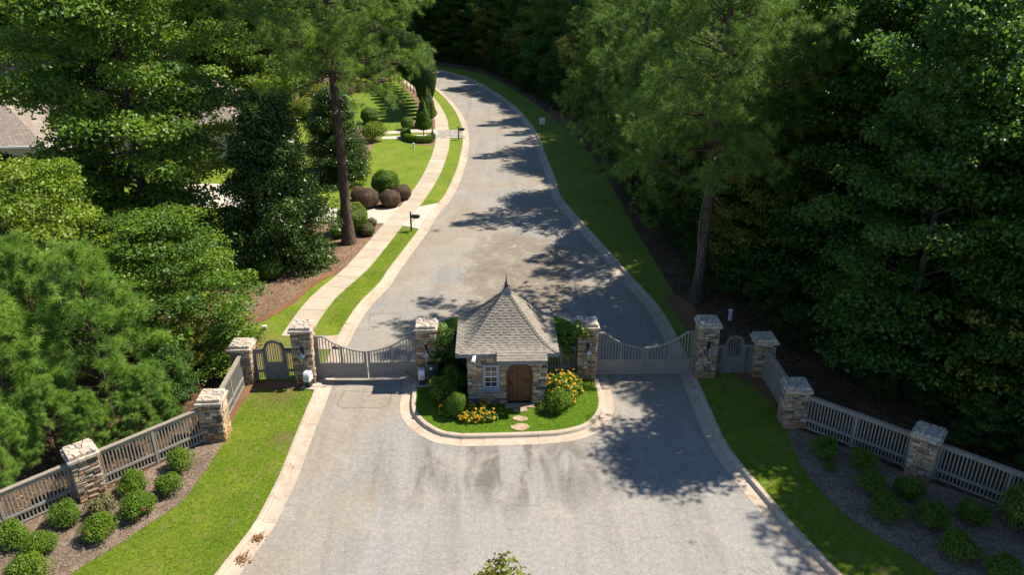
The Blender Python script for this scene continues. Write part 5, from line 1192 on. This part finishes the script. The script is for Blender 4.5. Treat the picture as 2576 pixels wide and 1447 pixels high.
# row of columnar hollies along the sidewalk
row = resample(catmull(GP([(1073, 296), (1068, 275), (1057, 252), (1040, 234), (1020, 219), (998, 206), (975, 196), (950, 188)]), 0.5), 2.35)
for i, p in enumerate(row): place(COLU, 'columnar_holly', 'columnar clipped holly in the row along the far sidewalk', 'tree', p, None, random.Random(i).uniform(0.93, 1.05), 'row of columnar hollies')

# azaleas in the mulch beds
for i, (u, v_, s_, lab) in enumerate(((457, 1180, 1.0, 'azalea below the corner pillar, closest to the sunlit fence end'), (431, 1238, .95, 'azalea at the sunny lawn edge, closest to the corner pillar'), (337, 1236, .95, 'azalea against the middle of the sunlit fence panel'), (353, 1296, 1.1, 'azalea with a single pink bloom amid the sunny bed'), (167, 1318, 1.0, 'azalea at the foot of the pale stone pillar'), (252, 1352, 1.02, 'azalea with low pink bloom beside the sparse brownish one'), (107, 1394, 1.0, 'azalea on the sunny mulch downhill of the pale pillar'), (33, 1374, 1.05, 'azalea hugging the sunlit fence past the pale pillar'), (74, 1462, 1.15, 'azalea at the sunny bed edge past the pale pillar'))):
    o = place(AZ[i % 3], 'azalea_shrub', 'rounded green ' + lab, 'shrub', G(u, v_), None, s_, 'azaleas in the sunny bed')
    if i in (3, 5):
        rg = np.random.default_rng(i); k = 1; dv = unit(rg.normal(0, 1, (k, 3))*[1, .4, .4]+[0, -1.1, .8]); V, F, rn = leaves(rg, np.repeat(dv*[.50, .50, .42]+[0, 0, .36], 4, 0), np.repeat(dv, 4, 0), .10, .09, 0, .6)
        q = link('blooms', npmesh('blooms', V, F, M['pink'], rn), o, rot=(0, 0, -o.rotation_euler.z)); q['kind'] = 'stuff'
place(AZ[3], 'azalea_shrub', 'sparse brownish low azalea amid the sunny bed', 'shrub', G(265, 1294), 0, 1.05, 'azaleas in the sunny bed')
for i, (u, v_, s_, lab) in enumerate(((2071, 1148, 1.0, 'azalea closest to the shaded corner pillar'), (2170, 1176, .92, 'azalea against the middle of the shaded fence panel'), (2189, 1234, 1.0, 'azalea between the shaded fence panel and the lawn edge'), (2283, 1250, 1.0, 'azalea at the foot of the diagonal shaded pillar'), (2229, 1300, 1.08, 'azalea at the shaded lawn edge, rounder than its neighbours'), (2338, 1318, 1.08, 'azalea downhill of the diagonal shaded pillar'), (2443, 1314, 1.0, 'azalea against the last shaded fence panel'), (2406, 1398, 1.05, 'lighter azalea with a red bloom near the verge lawn'), (2520, 1455, 1.05, 'lighter azalea at the far corner of the shaded bed'))):
    place(AZ[(i+1) % 3], 'azalea_shrub', 'shaded green ' + lab, 'shrub', G(u, v_), None, s_, 'azaleas in the shaded bed')
place(AZ[1], 'azalea_shrub', 'tiny light green sprout beside the azalea near the shaded corner pillar', 'shrub', G(2084, 1182), 0, 0.45)
place(BUSH[0], 'bush', 'tall light green bush at the last shaded fence panel', 'shrub', G(2572, 1335), 0.4, 0.6, sz=0.85)

# black-eyed susans, climbers and small shrubs on the island
def susans(label, u, v_, rad, hgt, nfol, nfl, seed, lean=0.0, sx=1.0):
    rng = np.random.default_rng(seed); p = G(u, v_); root = thing('flower_clump', label, 'flowers', (p.x, p.y, LZ+0.01), 0, 'black-eyed susan clumps')
    d = unit(rng.normal(0, 1, (nfol, 3))); d[:, 2] = np.abs(d[:, 2]); P = d*np.array([rad*sx, rad, hgt*0.85])*(rng.random(nfol)**0.4)[:, None]+[0, 0, 0.05]
    V, F, rn = leaves(rng, P, d, 0.13, 0.05, 0.5, 0.7); link('foliage', npmesh('foliage', V, F, M['leaf_azalea'], rn), root)
    d = unit(rng.normal(0, 1, (nfl, 3))+[0, -0.25, 0.5]); d[:, 2] = np.abs(d[:, 2]); c_ = d*np.array([rad*sx, rad, hgt])*rng.uniform(.82, 1.08, nfl)[:, None]+[0, 0, .08]
    nr = unit(d*0.4+[0, -0.25, 1.0]+rng.normal(0, .25, (nfl, 3))); a = unit(np.cross(nr, [[1., 0, .1]])); b = np.cross(nr, a); VV = []
    for k in range(9):
        t = 2*np.pi*k/9; t2 = t+0.30; t0 = t-0.30; r_ = 0.058
        o1 = a*np.cos(t)+b*np.sin(t); VV.append(np.stack([c_, c_+(a*np.cos(t0)+b*np.sin(t0))*r_*.7, c_+o1*r_-nr*.012, c_+(a*np.cos(t2)+b*np.sin(t2))*r_*.7], 1))
    V = np.concatenate(VV).reshape(-1, 3); q = link('flower_heads', npmesh('flower_heads', V, np.arange(len(V)).reshape(-1, 4), M['petal'], rng.random(len(V)//4)), root); q['kind'] = 'stuff'
    T = Tubes(); S2 = Tubes()
    for i in range(nfl):
        T.add(np.stack([c_[i]-nr[i]*.004, c_[i]+nr[i]*.02]), np.array([.018, .010]), 6); S2.add(np.stack([c_[i]*[.5, .5, 0], c_[i]*[.9, .9, .6], c_[i]]), .005, 3)
    q = link('seed_cones', T.mesh('seed_cones', M['seed']), root); q['kind'] = 'stuff'; q = link('stems', S2.mesh('stems', M['leaf_azalea']), root); q['kind'] = 'stuff'
susans('low bed of yellow flowers under the gatehouse window', 1213, 1047, 0.62, 0.55, 2600, 95, 1, sx=1.35)
susans('yellow flowers at the shaded gatehouse corner beside a small clipped shrub', 1128, 1040, 0.42, 0.62, 1500, 26, 2)
susans('front fringe of yellow flowers spilling over the island lawn', 1180, 1056, 0.40, 0.42, 1300, 46, 3, sx=1.3)
susans('tall clump of yellow flowers beside the gatehouse below the fence', 1408, 1008, 0.78, 1.40, 5600, 78, 4)
susans('loose yellow flowers in front of the vine-topped island pillar', 1432, 985, 0.6, 1.0, 2600, 30, 5)
place(BALL_G, 'clipped_shrub', 'small clipped evergreen in front of the yellow flowers', 'shrub', G(1148, 1046), 0, 0.42, sz=0.62)
place(lumpy_shrub(120, 0.6, 0.5, 16, 1600, 0.07, 'leaf_bright'), 'ground_cover_plant', 'low pale green plant beside the gatehouse doorstep', 'plant', G(1375, 1035), 0, 0.75)
place(AZ[0], 'island_shrub', 'dark shrub beside the tall yellow flower clump', 'shrub', G(1408, 1030), 0, 1.15, sz=1.2)
place(AZ[1], 'island_shrub', 'dark round shrub in the shade between gatehouse and gate motor', 'shrub', G(1120, 1008), 0, 1.25, sz=1.5)
place(UNDER[1], 'island_shrub', 'tall dark evergreen shrub between gatehouse and sunlit island pillar', 'shrub', G(1132, 955), 1, 0.36, sz=0.44)
place(AZ[2], 'island_shrub', 'dark shrub below the taller evergreen near the gatehouse wall', 'shrub', G(1142, 985), 0, 1.1, sz=1.5)
def vine(label, box, n, seed, mat, ln=0.13):
    rng = np.random.default_rng(seed); root = thing('climbing_vine', label, 'vine', (box[0], box[2], LZ)); b = np.array(box)
    nc = 26; cs = np.column_stack([rng.uniform(b[0], b[1], nc), rng.uniform(b[2], b[3], nc), rng.uniform(b[4], b[5], nc)])-[b[0], b[2], 0]; ci = rng.integers(0, nc, n); dn = unit(rng.normal(0, 1, (n, 3))); P = cs[ci]+dn*0.22*rng.random(n)[:, None]**.5
    V, F, rn = leaves(rng, P, dn+[0, -.6, 0], ln, ln*.8, .4, .5); link('foliage', npmesh('foliage', V, F, M[mat], rn), root)
    T = Tubes(); T.add(np.stack([[cs[0][0], cs[0][1], 0.0], cs[0]*[1, 1, .5], cs[0]]), .02, 5)
    for a, c_ in zip(cs[:-1], cs[1:]): T.add(np.stack([a, (a+c_)/2+[0, 0, .05], c_]), .009, 3)
    link('stem', T.mesh('stem', M['bark']), root)
vine('bright green vine climbing the house-facing side of the sunlit island pillar', (-3.10, -2.85, 30.1, 31.0, 0.9, 2.5), 1500, 1, 'leaf_bright')
vine('green vine spilling over the cap of the shaded island pillar', (2.95, 3.45, 29.85, 30.2, 2.25, 2.75), 700, 2, 'leaf_bright', 0.16)
vine('green vine covering the short fence between gatehouse and island pillar', (2.2, 3.05, 30.35, 30.8, 1.2, 2.0), 1800, 3, 'leaf_azalea')
vine('dark vine covering the fence on the shaded gatehouse side', (-2.9, -1.95, 30.0, 30.6, 0.3, 1.9), 3200, 4, 'leaf_holly', 0.11)

# ------------------------------------------------------------------ the wood on the right and behind
EDGE = [Vector((32, 2, 0)), Vector((28, 9, 0)), Vector((24, 14.5, 0)), Vector((20.6, 19.2, 0)), Vector((18.3, 22.2, 0))] + GP([(2400, 1115), (2220, 1020), (2075, 935), (1950, 862), (1850, 792), (1790, 747), (1735, 700), (1690, 650), (1640, 575), (1590, 500), (1545, 430), (1480, 350), (1400, 280), (1310, 220), (1220, 178), (1120, 158), (1010, 148), (880, 142), (740, 138)])
for q in EDGE: q.z = 0
EDGE = catmull(EDGE, 0.6)
rf_ = random.Random(31)
def zone(q):
    if q.y < 31: return 'behind the shaded fence'
    if q.y < 50: return 'beside the vine-wrapped pine'
    if q.y < 85: return 'along the verge near the speed sign'
    return 'at the far bend of the road'
def kind(k):
    if any(k is x for x in TPINE): return 'pine_tree', 'pine'
    if k is UNDER[2]: return 'broadleaf_tree', 'olive-leaved small tree'
    if k is UNDER[1]: return 'evergreen_shrub', 'dark evergreen shrub'
    if k is UNDER[0]: return 'broadleaf_shrub', 'green leafy shrub'
    if k is WOOD[2]: return 'broadleaf_tree', 'light green broadleaf tree'
    return 'broadleaf_tree', 'dark green broadleaf tree'
def row_of(dist, step, pick, rank, jit, s_lo, s_hi, ymin=-5, ymax=400):
    line = resample(offset(EDGE, -dist), step)
    for p in line:
        q = p + Vector((rf_.uniform(-jit, jit), rf_.uniform(-jit, jit), 0))
        if not (ymin < q.y < ymax) or (q - G(1752, 757)).length < 2.0: continue
        k = pick(q); nm, noun = kind(k); lab = noun + ' ' + rank + ' ' + zone(q)
        place(k, nm, lab, 'shrub' if 'shrub' in noun else 'tree', q, None, rf_.uniform(s_lo, s_hi), noun + 's ' + rank + ' ' + zone(q))
row_of(0.9, 2.4, lambda q: rf_.choice((UNDER[0], UNDER[1], UNDER[1])), 'at the foot of the wood', 0.5, 0.34, 0.55, 16)
row_of(3.2, 3.0, lambda q: rf_.choice((UNDER[0], UNDER[1], UNDER[0], UNDER[2])), 'on the wood edge', 0.7, 0.85, 1.25, 14)
row_of(5.0, 4.8, lambda q: rf_.choice((WOOD[0], WOOD[1], WOOD[3], WOOD[2], TPINE[2] if q.y > 40 else WOOD[2])), 'in the front rank', 0.9, 0.76, 0.99, 8)
row_of(8.0, 4.2, lambda q: rf_.choice((UNDER[0], UNDER[1])), 'inside the wood', 1.0, 0.9, 1.3, 20, 110)
row_of(10.5, 6.2, lambda q: rf_.choice((WOOD[0], WOOD[1], WOOD[2], TPINE[2])), 'in the second rank', 1.4, 0.85, 1.1, 10)
row_of(17, 7.5, lambda q: rf_.choice((WOOD[0], WOOD[2], TPINE[2])), 'deep in the wood', 2.0, 0.95, 1.15, 26)
for i, (u, v_, k, s_, lab) in enumerate(((1600, 505, 2, .92, 'bushy pine at the wood edge opposite the concrete driveway'), (1690, 600, 2, .66, 'bushy pine at the wood edge across from the mailbox'), (1500, 365, 2, .8, 'bushy pine at the wood edge just behind the speed sign'))):
    place(TPINE[k], 'pine_tree', lab, 'tree', G(u, v_), None, s_)
for (x, y, k, s_, lab) in ((16.8, 28.6, 0, 0.86, 'tallest dark tree right behind the shaded corner pillar'), (20.2, 25.6, 3, 0.72, 'tall dark broadleaf tree behind the middle of the shaded fence'), (22.6, 22.4, 1, 0.68, 'broad dark tree overhanging the last shaded fence panel'), (25.5, 18.5, 3, 0.72, 'tall dark tree shading the end of the azalea bed')):
    place(WOOD[k], 'broadleaf_tree', lab, 'tree', (x, y, 0), None, s_)
# sapling whose tip shows at the bottom of the view, on its own round bed
sp_ = Vector((-0.5, 12.2, 0)); sheet('planting_circle', [sp_+Vector((1.6*math.cos(a*math.pi/12), 1.6*math.sin(a*math.pi/12), 0)) for a in range(24)], 0.03, M['mulch'])
o = place(broadleaf(130, 6.25, 1.2, 2.2, 16, 2600, 0.13, 'leaf_yellow', 0.06, 4, 0.30, elev=(20, 70), prof=lambda t: (1-t)**0.7*0.9+0.1), 'sapling_tree', 'young tree whose leafy tip rises in front of the asphalt apron', 'tree', sp_, 0); o.location.z = 0.02
# leaf litter drifts in the gutters
def litter(label, u, v_, n, rad, seed):
    rng = np.random.default_rng(seed); p = G(u, v_, 0.03); P = np.column_stack([rng.normal(0, rad, n), rng.normal(0, rad*.8, n), rng.uniform(0.012, 0.05, n)]); V, F, rn = leaves(rng, P, np.tile([0, 0, 1.], (n, 1)), .10, .06, 1.5, .3)
    o = link('fallen_leaves', npmesh('fallen_leaves', V, F, M['dead_leaf'], rn), None, (p.x, p.y, 0.03)); tag(o, label, 'leaves', kind='stuff')
litter('dry brown leaves drifted in the gutter beside the sunny lawn', 650, 1354, 70, 0.14, 1); litter('dry brown leaves in the gutter bend', 606, 1408, 60, 0.16, 2); litter('few dry leaves in the gutter below the corner pillar', 716, 1178, 26, 0.10, 3); litter('dry leaves on the driveway apron by the mailbox', 1098, 580, 50, 0.16, 4)

# short grass standing on the near lawns, and stray leaves
def inside(P, poly):
    x, y = P[:, 0], P[:, 1]; c_ = np.zeros(len(P), bool); n = len(poly); j = n-1
    for i in range(n):
        xi, yi, xj, yj = poly[i][0], poly[i][1], poly[j][0], poly[j][1]
        c_ ^= ((yi > y) != (yj > y)) & (x < (xj-xi)*(y-yi)/(yj-yi+1e-12)+xi); j = i
    return c_
def blades(name, label, poly, holes, dens, z, seed, mat='grass_blade', h=0.055, wd=0.013):
    rng = np.random.default_rng(seed); q = np.array([(p[0], p[1]) for p in poly]); lo, hi = q.min(0), q.max(0); n = int(dens*np.prod(hi-lo)); P = rng.uniform(lo, hi, (n, 2)); k = inside(P, q)
    for hl in holes: k &= ~inside(P, np.array([(p[0], p[1]) for p in hl]))
    P = P[k]; n = len(P); dens_n = np.sin(P[:, 0]*1.7+np.sin(P[:, 1]*1.1)*2)*np.sin(P[:, 1]*1.3+P[:, 0]*.6); P = P[rng.random(n) < 0.80+0.2*dens_n]; n = len(P)
    b = np.column_stack([P, np.full(n, z)]); a = rng.uniform(0, 6.283, n); s_ = np.column_stack([np.cos(a), np.sin(a), np.zeros(n)])*wd/2; hh = h*rng.uniform(.5, 1.3, n)
    tip = b+np.column_stack([rng.normal(0, .6, n)*hh, rng.normal(0, .6, n)*hh, hh]); V = np.stack([b-s_, b+s_, tip], 1).reshape(-1, 3)
    o = link(name, npmesh(name, V, np.arange(3*n).reshape(n, 3), M[mat], np.clip(0.55*rng.random(n)+0.45*(0.5+0.5*np.sin(P[:, 0]*2.1+np.sin(P[:, 1]*1.7)*1.5)*np.sin(P[:, 1]*2.6+np.sin(P[:, 0]*1.2)*1.8)), 0, 1))); tag(o, label, 'grass', kind='stuff')
near_l = [p for p in offset(LE, KW+0.01) if 15 < p.y < YG0]
lawn_l = near_l + GP([(794, 974), (760, 980), (660, 980), (632, 992), (608, 1024), (586, 1064), (573, 1102)] + LM_PX[1:10] + [(60, 1530)])
blades('grass', 'short sunlit grass of the lawn before the sunlit fence', lawn_l, [], 900, LZ, 1)
back_l = [p for p in offset(LE, KW+0.01) if YG1+0.2 < p.y < YD0]
blades('grass', 'short grass strip between sidewalk and kerb behind the gate', back_l + [p for p in resample(catmull(GP([q for q in SR_PX if 560 < q[1] < 830]), 0.4), 1.0)][::-1], [], 500, LZ, 2)
isl = offset(IE, KW+0.01, True)
house_fp = [(-1.75, 28.1), (1.65, 28.1), (1.65, 31.9), (-1.75, 31.9)]
blades('grass', 'trim bright grass of the gatehouse island', isl, [house_fp], 900, LZ+0.012, 3)
near_r = [p for p in offset(RE, -KW-0.01) if 14 < p.y < 30]
blades('grass', 'short shaded grass of the verge before the shaded fence', near_r + GP(WOOD_PX)[::-1], [], 700, LZ+0.004, 4)
def strays(label, poly, n, z, seed, mat='dead_leaf', sz=0.07):
    rng = np.random.default_rng(seed); q = np.array([(p[0], p[1]) for p in poly]); P = rng.uniform(q.min(0), q.max(0), (n, 2)); P = P[inside(P, q)]; n = len(P)
    V, F, rn = leaves(rng, np.column_stack([P, rng.uniform(z, z+.02, n)]), np.tile([0, 0, 1.], (n, 1)), sz, sz*.6, 1.5, .3); o = link('fallen_leaves', npmesh('fallen_leaves', V, F, M[mat], rn)); tag(o, label, 'leaves', kind='stuff')
strays('stray dry leaves dotted over the sunny lawn', lawn_l, 420, LZ+.05, 5); strays('stray dry leaves over the sunny mulch bed', GP(LM_PX), 1500, LZ+.03, 6, sz=0.06)
strays('stray dry leaves over the shaded verge', near_r + GP(WOOD_PX)[::-1], 320, LZ+.05, 7)
gut = [p for p in offset(LE, 0.40) if 16 < p.y < 60]; strays('dry leaf crumbs lying along the sunny gutter', gut + offset(gut, 0.07)[::-1], 9000, 0.035, 8, sz=0.05)
gut = [p for p in offset(RE, -0.42) if 16 < p.y < 60]; strays('dry leaf crumbs lying along the shaded gutter', gut + offset(gut, 0.09)[::-1], 12000, 0.035, 9, sz=0.05)
strays('leaf crumbs scattered over the asphalt', [p for p in LE if 16 < p.y < 70] + [p for p in RE if 16 < p.y < 70][::-1], 260, 0.006, 10, sz=0.05)
strays('dry leaves scattered behind the sunlit fence', GP([(560, 1100), (250, 1240), (0, 1330), (0, 1150), (300, 1060), (520, 960)]), 1600, LZ+.03, 11, sz=0.11)
strays('dry leaves scattered behind the shaded fence', [(12.2, 26.5), (15.6, 23.4), (19, 19.6), (21, 21), (17.5, 26), (14.5, 31), (12.2, 31)], 1600, LZ+.03, 12, sz=0.11)
